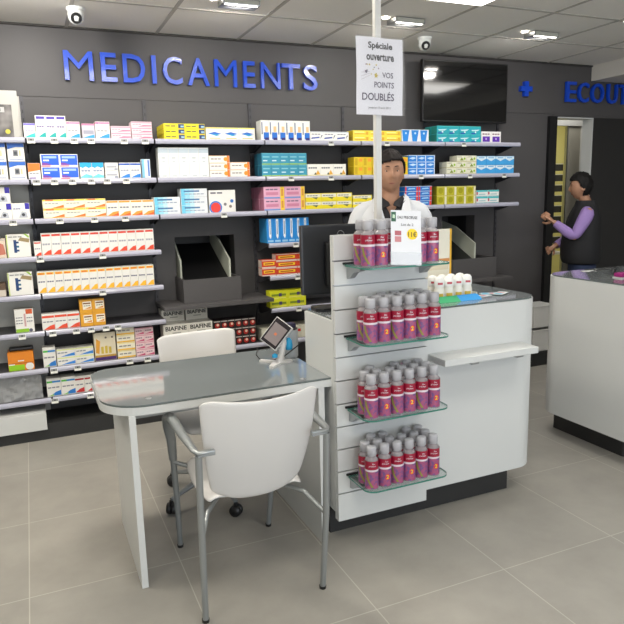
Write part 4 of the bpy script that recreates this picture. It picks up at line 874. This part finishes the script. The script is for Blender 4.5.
for k in range(5):
    a = math.radians(60+72*k); c, s_ = math.cos(a), math.sin(a)
    b = MB(); b.tube([(.0,.0,.115),(.14*c,.14*s_,.105),(.27*c,.27*s_,.075)], [.022,.018,.012], M_silver, 10, .8); sp = b.build('spoke', t)
    b = MB(); xf = Matrix.Translation((.27*c,.27*s_,.03)) @ Matrix.Rotation(a+.7,4,'Z') @ Matrix.Rotation(PI/2,4,'X')
    b.lathe([(.006,-.024),(.026,-.022),(.0285,-.012),(.0285,-.004),(.015,-.003),(.015,.003),(.0285,.004),(.0285,.012),(.026,.022),(.006,.024)], M_black, 18, xf=xf)
    b.tube([(.27*c,.27*s_,.03),(.27*c,.27*s_,.07)], .01, M_black, 8); b.build('castor', sp)
# ------------------------------------------------------------------ left bay: picture panel, wrapped parcel
t = thing('display_card', 'silver framed picture card with black and white photo on the top left shelf', 'display card', (-.12,4.33,ZT[1]+.0004))
b = MB(); b.box(-.28,.125,0,.03,0,.27,mat('card_frame', (176,174,168), .5),.003); b.build('frame', t)
b = MB(); M_gr2 = bpy.data.materials.new('picture_print'); M_gr2.use_nodes = True
nt = M_gr2.node_tree; tc = nt.nodes.new('ShaderNodeTexCoord'); nz = nt.nodes.new('ShaderNodeTexNoise'); nz.inputs['Scale'].default_value = 9; rr = nt.nodes.new('ShaderNodeValToRGB')
rr.color_ramp.elements[0].color = L((40,38,38)); rr.color_ramp.elements[1].color = L((150,146,144)); rr.color_ramp.elements[0].position = .35; rr.color_ramp.elements[1].position = .7
nt.links.new(tc.outputs['Object'], nz.inputs['Vector']); nt.links.new(nz.outputs['Fac'], rr.inputs[0]); nt.links.new(rr.outputs[0], nt.nodes['Principled BSDF'].inputs['Base Color'])
b.box(-.26,.09,-.001,-.0002,.0,.19,M_gr2); b.box(-.2,.05,-.0016,-.0011,.145,.175,ink((176,176,176))); b.box(-.18,.03,-.0019,-.0017,.15,.17,ink((80,80,80)))
n = 18; b.add([(.058+.014*math.cos(2*PI*k/n), -.002, .035+.014*math.sin(2*PI*k/n)) for k in range(n)], [tuple(range(n))], ink((190,180,70))); b.build('picture', t)
t = thing('wrapped_parcel', 'dark pack wrapped in crinkled clear film on the lowest left shelf', 'parcel', (-.16,4.33,ZT[8]+.0004))
b = MB(); b.box(-.19,.135,.012,.14,.004,.155,mat('parcel_dark', (100,102,104), .5),.012); b.build('pack', t)
b = MB(); N = 16
def fv(u, v): 
    x = -.195+.335*u; z = .165*v; return Vector((x, .004+.012*noise.noise((x*34,z*30,1.7)), z))
vs = [fv(i/N, j/N) for j in range(N+1) for i in range(N+1)]
b.add(vs, [(j*(N+1)+i, j*(N+1)+i+1, (j+1)*(N+1)+i+1, (j+1)*(N+1)+i) for j in range(N) for i in range(N)], mat('clear_film', (214,216,218), .12, alpha=.4), False)
b.build('plastic_film', t)
b = MB(); b.box(-.07,.07,-.03,.03,0,.02,M_black,.008); o = b.build('black_case'); o.location = (-.12,4.385,ZT[7]+.119+.001); tag(o, 'small flat black case lying on the orange and green box', 'case')
# two upper brand cartons, set back
for k, x in enumerate((.79,.955)):
    b = box_mesh('biafine', .155, .085, .12); o = b.build('medicine_box'); o.location = (x+.07, 4.42, ZT[7]+.1945)
    tag(o, f'white carton printed with black brand word, {["left","right"][k]} one of the top layer set back', 'medicine box', 'upper brand cartons')
# storage bins behind the counter gap
for k, (x, z) in enumerate(((4.0,.12),(4.0,.33))):
    t = thing('storage_bin', f'translucent white storage bin between the counters, {["lower","upper"][k]} of two', 'bin', (x,4.28,z), 0, 'storage bins between the counters')
    b = MB(); Mb = mat('bin_plastic', (206,206,204), .35); b.box(-.12,.12,-.10,-.095,0,.18,Mb); b.box(-.12,.12,.095,.10,0,.18,Mb); b.box(-.12,-.115,-.095,.095,0,.18,Mb); b.box(.115,.12,-.095,.095,0,.18,Mb); b.box(-.12,.12,-.1,.1,0,.004,Mb); b.build('tub', t)
    b = MB(); b.box(-.125,.125,-.105,.105,.18,.19,Mb,.003); b.build('lid', t)
b = MB(); b.box(3.85,4.12,4.16,4.446,0,.118,M_plinth); tag(b.build('low_platform'), 'black low platform under the storage bins between the counters', 'platform')
t = thing('spray_bottle', 'blue bottle with yellow cap standing beside the storage bins', 'bottle', (3.955,4.04,.0))
b = MB(); b.lathe([(.02,0),(.024,.004),(.024,.10),(.012,.125)], mat('bottle_azure', (50,130,210), .35), 16); b.build('bottle_body', t)
b = MB(); b.lathe([(.013,.1255),(.014,.13),(.012,.17),(.004,.173)], mat('cap_yellow', (226,210,50), .4), 16); b.build('cap', t)
# stock room rack seen through the door
t = thing('tray_rack', 'dark rack of stacked trays seen through the doorway', 'rack', (5.42,5.7,0))
b = MB()
for s in (-1,1):
    for r in (-1,1): b.box(s*.12-.008,s*.12+.008,r*.12-.008,r*.12+.008,0,1.85,M_black)
b.build('frame', t)
for k in range(8):
    b = MB(); z = .9+k*.115; b.box(-.11,.11,-.11,.11,z,z+.07,M_black,.004); b.box(-.11,.11,-.112,-.1105,z+.072,z+.078,M_white); b.build('tray', t)
b = MB(); b.box(-.15,.15,-.2,.2,.78,.80,M_white2); b.build('worktop', t)

# ------------------------------------------------------------------ people
M_skin = mat('skin', (172,128,102), .55, vary=.05, scale=30); M_hair = mat('hair_dark', (26,20,18), .65, spec=.25, vary=.3, scale=90, bump=.6)
M_hair2 = mat('hair_black', (18,16,16), .65, spec=.25, vary=.3, scale=90, bump=.6)
M_coat = mat('coat_white', (206,208,212), .8, vary=.03, scale=12, bump=.2); M_polo = mat('polo_black', (26,24,28), .8)
M_vest = mat('vest_black', (22,22,26), .75, bump=.3, scale=25); M_shirt = mat('shirt_lilac', (150,124,184), .75, vary=.06, scale=15, bump=.3); M_jean = mat('jeans', (40,52,82), .85, vary=.12, scale=40)
M_shoe = mat('shoe_black', (24,22,22), .45); M_lip = mat('lip', (146,88,80), .5); M_eye = mat('eye_dark', (40,32,30), .25); M_eyew = mat('eye_white', (196,190,184), .3)
def head_surface(d):
    """unit direction (x right, y back, z up) -> point on a head centred between the ears; face looks to -Y"""
    x, y, z = d
    p = Vector((x*.080, y*.098, z*.118))
    if z < 0:                                   # jaw narrows and chin comes forward
        k = -z; p.x *= 1-.24*k*k; 
        if y > 0: p.y *= 1-.38*k
        else: p.y *= 1-.10*k
    if y < 0:
        f = -y
        p.y += .010*max(0,f-.8)/.2                # flatter face
        def g(cx, cz, sx, sz): return math.exp(-((x-cx)/sx)**2-((z-cz)/sz)**2)*f
        p.y -= .024*g(0,-.20,.13,.16)+.010*g(0,0.0,.09,.16)                # nose
        p.y += .010*(g(.38,.06,.17,.12)+g(-.38,.06,.17,.12))           # eye sockets
        p.y -= .005*(g(.35,.25,.25,.10)+g(-.35,.25,.25,.10))           # brows
        p.y -= .006*g(0,-.52,.25,.07)                                  # lips
        p.y += .004*g(0,-.62,.25,.05)
        p.y -= .010*g(0,-.82,.28,.16)                                  # chin
        p.y -= .004*(g(.5,-.22,.2,.2)+g(-.5,-.22,.2,.2))               # cheeks
    return p
def head_bm(xf):
    nu, nv = 48, 36; vs = []; fs = []
    for j in range(nv+1):
        th = PI*j/nv
        for i in range(nu):
            ph = 2*PI*i/nu; vs.append(xf @ head_surface((math.sin(th)*math.sin(ph), -math.sin(th)*math.cos(ph), math.cos(th))))
    for j in range(nv):
        for i in range(nu): fs.append((j*nu+i, (j+1)*nu+i, (j+1)*nu+(i+1)%nu, j*nu+(i+1)%nu))
    return vs, fs
def hand_meshes(b, wrist, direction, palm_normal, m, curl=.5, side=1):
    """palm plus five bent fingers appended to builder b"""
    d = Vector(direction).normalized(); n = Vector(palm_normal).normalized(); s = d.cross(n).normalized()*side; w = Vector(wrist)
    b.tube([w-d*.05, w-d*.01], [.023,.023], m, 12, .9); b.tube([w-d*.02, w+d*.02, w+d*.05, w+d*.085, w+d*.092], [.024,.030,.038,.038,.03], m, 12, .48)
    for k, (off, ln) in enumerate(((.029,.066),(.010,.075),(-.010,.070),(-.028,.056))):
        p = w+d*.085+s*off; pts = [p-d*.015]; a = 0.
        for q, fr in enumerate((.45,.3,.25)):
            a += curl*(.5 if q == 0 else .8); dd = d*math.cos(a)+n*math.sin(a); pts.append(pts[-1]+dd*(ln*fr+(.015 if q == 0 else 0)))
        b.tube(pts, [.0095,.009,.0082,.0065], m, 8)
    p = w+d*.03+s*.028; q = (s*.7+d*.6+n*.25).normalized(); r = (s*.25+d*.85+n*.5).normalized()
    b.tube([p-q*.01, p+q*.03, p+q*.03+r*.026, p+q*.03+r*.045], [.013,.012,.0105,.008], m, 8)
def person(name, label, loc, rz, sc, head_rot, headpos, arms, coatdef, hair_m, hairline, stance):
    root = thing(name, label, 'person', loc, math.radians(rz)); root.scale = (sc,)*3
    hp = Vector(headpos)                                     # head centre
    hx = Matrix.Translation(hp) @ Matrix.Rotation(math.radians(head_rot[2]),4,'Z') @ Matrix.Rotation(math.radians(head_rot[0]),4,'X') @ Matrix.Rotation(math.radians(head_rot[1]),4,'Y')
    P = [(0,.01,.95,.15,.105),(0,.015,1.10,.132,.10),(0,.01,1.26,.155,.108),(0,.012,1.38,.13,.085),(0,.012,1.45,.062,.060),(hp.x*.6,hp.y*.6+.012,1.53,.056,.058),(hp.x,hp.y+.01,1.60,.055,.06)]
    E = [(0,1),(1,2),(2,3),(3,4),(4,5),(5,6)]
    for s, a in ((-1,arms[0]),(1,arms[1])):
        sh = (s*.165,.015,1.405); i = len(P)
        P.append(sh+(.034,)); E.append((3,i))
        el, wr = a; mid = [(sh[k]+el[k])/2 for k in range(3)]; fm = [(el[k]*.6+wr[k]*.4) for k in range(3)]
        P += [tuple(mid)+(.034,), tuple(el)+(.026,), tuple(fm)+(.027,), tuple(wr)+(.023,)]
        E += [(i,i+1),(i+1,i+2),(i+2,i+3),(i+3,i+4)]
        i = len(P); fx = stance*s
        P += [(s*.095,.01,.86,.088),(s*.10+fx*.2,.0,.66,.075),(s*.10+fx*.5,-.005,.48,.056),(s*.10+fx*.7,.01,.32,.052),(s*.10+fx,.02,.09,.036),(s*.10+fx,-.03,.045,.036),(s*.105+fx,-.13,.035,.030)]
        E += [(0,i)]+[(i+k,i+k+1) for k in range(6)]
    b = MB()
    def chain(idx, k=1.0, flat=1.0, n=16):
        pts = [Vector(P[i][:3]) for i in idx]; rs = [P[i][3]*k for i in idx]; q = []; w = []
        for i in range(len(pts)-1):
            for f in (0,.34,.67): q.append(pts[i].lerp(pts[i+1],f)); w.append(rs[i]*(1-f)+rs[i+1]*f)
        q.append(pts[-1]); w.append(rs[-1]); b.tube(q, w, M_skin, n, flat)
        for p_, r_ in zip(pts, rs):
            b.lathe([(r_*.98*math.sin(PI*j/10)+.0003, -r_*.98*math.cos(PI*j/10)*1.0) for j in range(11)], M_skin, 14, c=p_[:], sy=min(1,flat*1.05))
    tor = [(.84,.13),(.92,.155),(1.02,.14),(1.12,.132),(1.24,.134),(1.34,.138),(1.40,.118),(1.435,.078),(1.465,.056),(1.50,.052),(1.56,.054)]
    cs = []
    for z, r_ in tor: cs.append((r_*1.0, z))
    nn_ = 28; vs = [Vector((r_*math.cos(2*PI*k/nn_), .012+(hp.y*.9 if z > 1.5 else 0)+max(r_*.66, min(r_,.056))*math.sin(2*PI*k/nn_), z)) for r_, z in cs for k in range(nn_)]
    b.add(vs, [(i*nn_+k, i*nn_+(k+1)%nn_, (i+1)*nn_+(k+1)%nn_, (i+1)*nn_+k) for i in range(len(cs)-1) for k in range(nn_)]+[tuple(range(nn_-1,-1,-1)), tuple(range(len(vs)-nn_,len(vs)))], M_skin)
    for i0 in (7, 19):
        chain([i0+k for k in range(5)]); q_ = Vector(P[i0][:3]); b.tube([Vector((0,.012,1.385)), q_*.5+Vector((0,.006,.6945)), q_], [.05,.045,.034], M_skin, 14, .9)
    for i0 in (12, 24): chain([i0+k for k in range(7)])
    vs, fs = head_bm(hx); b.add(vs, fs, M_skin)
    for s in (-1,1):                                          # ears
        b.lathe([(.002,-.012),(.018,-.010),(.024,-.002),(.020,.006),(.008,.008)], M_skin, 14, xf=hx @ Matrix.Translation((s*.075,.012,-.012)) @ Matrix.Rotation(s*math.radians(75),4,'Y'), sy=1.0, sx=1.35)
    for s, a in ((-1,arms[0]),(1,arms[1])):
        el, wr = Vector(a[0]), Vector(a[1]); d = (wr-el).normalized(); nrm = Vector((-s,0,0)); nrm = (nrm-d*nrm.dot(d)).normalized()
        hand_meshes(b, wr+d*.005, d, nrm, M_skin, .55, 1 if s > 0 else -1)
    o = b.build('body', root)
    mods(o, ('REMESH', dict(mode='VOXEL', voxel_size=.0048)), ('SMOOTH', dict(factor=.5, iterations=3)))
    if not o.data.materials: o.data.materials.append(M_skin)
    bm = bmesh.new(); bm.from_mesh(o.data); left = set(bm.verts); isl = []
    while left:                                               # keep the one continuous figure
        st = [left.pop()]; grp = [st[0]]
        while st:
            for e in st.pop().link_edges:
                for v in e.verts:
                    if v in left: left.discard(v); st.append(v); grp.append(v)
        isl.append(grp)
    isl.sort(key=len)
    bmesh.ops.delete(bm, geom=[v for g in isl[:-1] for v in g], context='VERTS'); bm.to_mesh(o.data); bm.free()
    smooth(o)
    # face details
    for s in (-1,1):
        b = MB(); c = head_surface(Vector((s*.37,-.92,.06)).normalized())
        b.lathe([(.0005,.0095),(.006,.0085),(.0092,.004),(.0098,0),(.006,-.006)], M_eyew, 16, xf=hx @ Matrix.Translation(c+Vector((0,.0068,0))) @ Matrix.Rotation(math.radians(90),4,'X') , sx=1.35)
        b.lathe([(.0003,.0103),(.0035,.0100),(.005,.0086)], M_eye, 14, xf=hx @ Matrix.Translation(c+Vector((0,.0068,0))) @ Matrix.Rotation(math.radians(90),4,'X')); b.build('eye', root)
        b = MB(); pts = [hx @ (head_surface(Vector((s*q,-.9,.25+.06*math.sin((q-.15)*4))).normalized())+Vector((0,-.0015,0))) for q in (.17,.28,.4,.52)]
        b.tube(pts, [.0028,.0042,.004,.002], hair_m, 8, .6); b.build('eyebrow', root)
    b = MB(); pts = [hx @ (head_surface(Vector((q,-.9,-.56-.05*abs(q))).normalized())+Vector((0,-.0008,0))) for q in (-.27,-.14,0,.14,.27)]
    b.tube(pts, [.001,.0042,.005,.0042,.001], M_lip, 8, .7); b.build('mouth', root)
    # hair: shell over the skull above the hairline
    nu, nv = 60, 40; vs = []; keep = []
    for j in range(nv+1):
        th = PI*j/nv
        for i in range(nu):
            ph = 2*PI*i/nu; d = Vector((math.sin(th)*math.sin(ph), -math.sin(th)*math.cos(ph), math.cos(th)))
            p = head_surface(d); k = .010+.005*noise.noise(d*6)+.006*noise.noise(Vector((d.x*18,d.y*18,d.z*4)))+.006*max(0,d.z)
            vs.append(hx @ (p+Vector((d.x,d.y,d.z)).normalized()*max(.003,k))); keep.append(hairline(d))
    fs = [(j*nu+i, (j+1)*nu+i, (j+1)*nu+(i+1)%nu, j*nu+(i+1)%nu) for j in range(nv) for i in range(nu) if sum(keep[q] for q in (j*nu+i,(j+1)*nu+i,(j+1)*nu+(i+1)%nu,j*nu+(i+1)%nu)) >= 3]
    b = MB(); b.add(vs, fs, hair_m, True); o = b.build('hair', root); smooth(mods(o, ('SOLIDIFY', dict(thickness=.012, offset=-1))))
    return root, P, E, hx
def torso_rings(rings, m, name, parent, gap=None, n=40, th=.005, top_open=True):
    """rings (z, cx, cy, a, b, half opening angle); the opening faces -Y"""
    b = MB(); vs = []; N = n
    for z, cx, cy, a, bb, g in rings:
        for i in range(N+1):
            t_ = g+(2*PI-2*g)*i/N
            x = math.sin(t_); y = -math.cos(t_); e = .82
            X = cx+a*math.copysign(abs(x)**e, x); Y = cy+bb*math.copysign(abs(y)**e, y)
            X += .004*noise.noise((X*14,Y*14,z*9)); Y += .006*noise.noise((X*11+4,Y*11,z*8))
            vs.append((X, Y, z))
    fs = [(j*(N+1)+i, j*(N+1)+i+1, (j+1)*(N+1)+i+1, (j+1)*(N+1)+i) for j in range(len(rings)-1) for i in range(N)]
    b.add(vs, fs, m, True); o = b.build(name, parent); return smooth(mods(o, ('SOLIDIFY', dict(thickness=th, offset=1)), ('SUBSURF', dict(levels=1, render_levels=1))))
def sleeve(parent, sh, el, wr, m, r0=.075, r1=.058, r2=.042, name='sleeve'):
    sh, el, wr = Vector(sh), Vector(el), Vector(wr); b = MB()
    up = sh+Vector((-sh.x*.42,0,.018))
    pts = [up, sh, sh.lerp(el,.35), sh.lerp(el,.7), el.lerp(sh,.08), el.lerp(wr,.1), el.lerp(wr,.5), wr.lerp(el,.06)]
    rs = [r0*.75, r0, r0*.95, r1*1.03, r1, r1, (r1+r2)/2, r2]
    b.tube(pts, rs, m, 18, .92, cap=False); o = b.build(name, parent)
    for v in o.data.vertices: v.co += Vector(noise.noise_vector(v.co*16))*.005
    return smooth(mods(o, ('SUBSURF', dict(levels=1, render_levels=1))))
def trousers(root, P, m, z0=.06):
    for s, i0 in ((-1,12),(1,24)):
        pts = [Vector(P[i0+k][:3]) for k in range(5)]; pts[0] = pts[0]+Vector((0,0,.06)); pts[-1].z = z0
        b = MB(); b.tube(pts, [.108,.092,.075,.068,.06], m, 18, 1, cap=False); smooth(b.build('trouser_leg', root))
        b = MB(); q = P[i0+5]; b.box(q[0]-.045,q[0]+.045,q[1]-.16,q[1]+.10,0,.075,M_shoe,.025); smooth(b.build('shoe', root))
    b = MB(); b.lathe([(.15,.84),(.168,.92),(.160,1.0)], m, 28, sy=.72, c=(0,.01,0)); smooth(b.build('trouser_seat', root))

# pharmacist behind the counter
def hl1(d):
    if d.y > .15: return d.z > -.62
    if d.y > -.15: return d.z > -.05 
    return d.z > .47+.10*d.x+ (.0 if abs(d.x) < .62 else -.5*(abs(d.x)-.62))
armsA = (((-.245,.0,1.12),(-.20,-.10,.93)), ((.245,.0,1.12),(.21,-.09,.93)))
rt, P, E_, hx = person('person', 'person with short dark hair in a white coat standing behind the counter', (1.985,3.36,0), -26, 1.0, (2,0,4), (-.005,-.022,1.625), armsA, None, M_hair, hl1, .02)
rings = [(.72,0,.01,.215,.16,.02),(.85,0,.01,.205,.155,.02),(1.0,0,.012,.195,.145,.03),(1.15,0,.014,.190,.138,.10),(1.25,0,.014,.195,.138,.22),(1.33,0,.014,.200,.130,.34),(1.39,0,.016,.192,.112,.48),(1.43,0,.018,.150,.092,.62),(1.462,0,.02,.105,.078,.80),(1.485,0,.022,.082,.072,.95)]
torso_rings(rings, M_coat, 'coat', rt)
sleeve(rt, (-.175,.015,1.40), *armsA[0], M_coat); sleeve(rt, (.175,.015,1.40), *armsA[1], M_coat)
rings = [(1.0,0,.012,.17,.12,.0),(1.2,0,.012,.172,.118,.0),(1.33,0,.014,.170,.108,.0),(1.38,0,.014,.160,.10,.02),(1.41,0,.014,.140,.088,.10),(1.435,0,.016,.110,.076,.28),(1.455,0,.018,.080,.068,.5),(1.468,0,.018,.070,.066,.75)]
torso_rings(rings, M_polo, 'polo_shirt', rt, th=.003)
for s in (-1,1):                                             # black polo collar wings and white lapels
    b = MB(); vs = [(s*.008,-.078,1.435),(s*.045,-.088,1.420),(s*.085,-.050,1.462),(s*.078,.0,1.492),(s*.060,-.036,1.485),(s*.016,-.064,1.452)]
    b.add(vs, [(0,1,2,3,4,5)], M_polo); o = b.build('polo_collar', rt); mods(o, ('SOLIDIFY', dict(thickness=.005, offset=0)))
    b = MB(); vs = [(s*.030,-.130,1.24),(s*.085,-.135,1.345),(s*.075,-.125,1.36),(s*.112,-.105,1.40),(s*.105,-.045,1.475),(s*.082,.0,1.502),(s*.080,-.035,1.480),(s*.055,-.095,1.40),(s*.022,-.128,1.28)]
    b.add(vs, [tuple(range(9))], M_coat); o = b.build('lapel', rt); mods(o, ('SOLIDIFY', dict(thickness=.006, offset=0)))
for z in (1.40,1.36):
    b = MB(); b.lathe([(.001,.002),(.005,.0015),(.005,0)], M_white, 12, xf=Matrix.Translation((.0,-.105 if z < 1.38 else -.094,z)) @ Matrix.Rotation(PI/2,4,'X')); b.build('button', rt)
b = MB(); b.lathe([(.001,.003),(.008,.002),(.008,0)], M_black, 12, xf=Matrix.Translation((.10,-.130,1.32)) @ Matrix.Rotation(PI/2,4,'X')); b.build('badge', rt)
trousers(rt, P, mat('trousers_dark', (44,44,50), .85))

# man at the doorway: faces left, reaches for the door edge
def hl2(d):
    if d.y > .1: return d.z > -.66
    if d.y > -.2: return d.z > -.02
    return d.z > .45
sc = .935
armsB = (((-.21,-.06,1.16),(-.08,-.22,1.08)), ((.22,-.105,1.18),(.145,-.265,1.31)))
rt, P, E_, hx = person('person', 'person in a black vest over lilac shirt facing the dark door edge', (4.36,4.16,0), -126, sc, (4,0,-6), (0,-.03,1.625), armsB, None, M_hair2, hl2, .02)
torso_rings([(.93,0,.0,.190,.150,.0),(1.0,0,-.01,.200,.165,.0),(1.12,0,-.01,.195,.160,.0),(1.25,0,.0,.192,.145,.0),(1.35,0,.01,.185,.125,.0),(1.40,0,.012,.165,.105,.0),(1.44,0,.015,.115,.085,.0),(1.47,0,.018,.075,.075,.02),(1.50,0,.016,.068,.070,.05)], M_vest, 'vest', rt, th=.012)
sleeve(rt, (-.175,.01,1.39), *armsB[0], M_shirt, .066,.052,.036,'shirt_sleeve'); sleeve(rt, (.175,.01,1.39), *armsB[1], M_shirt, .066,.052,.036,'shirt_sleeve')
trousers(rt, P, M_jean)
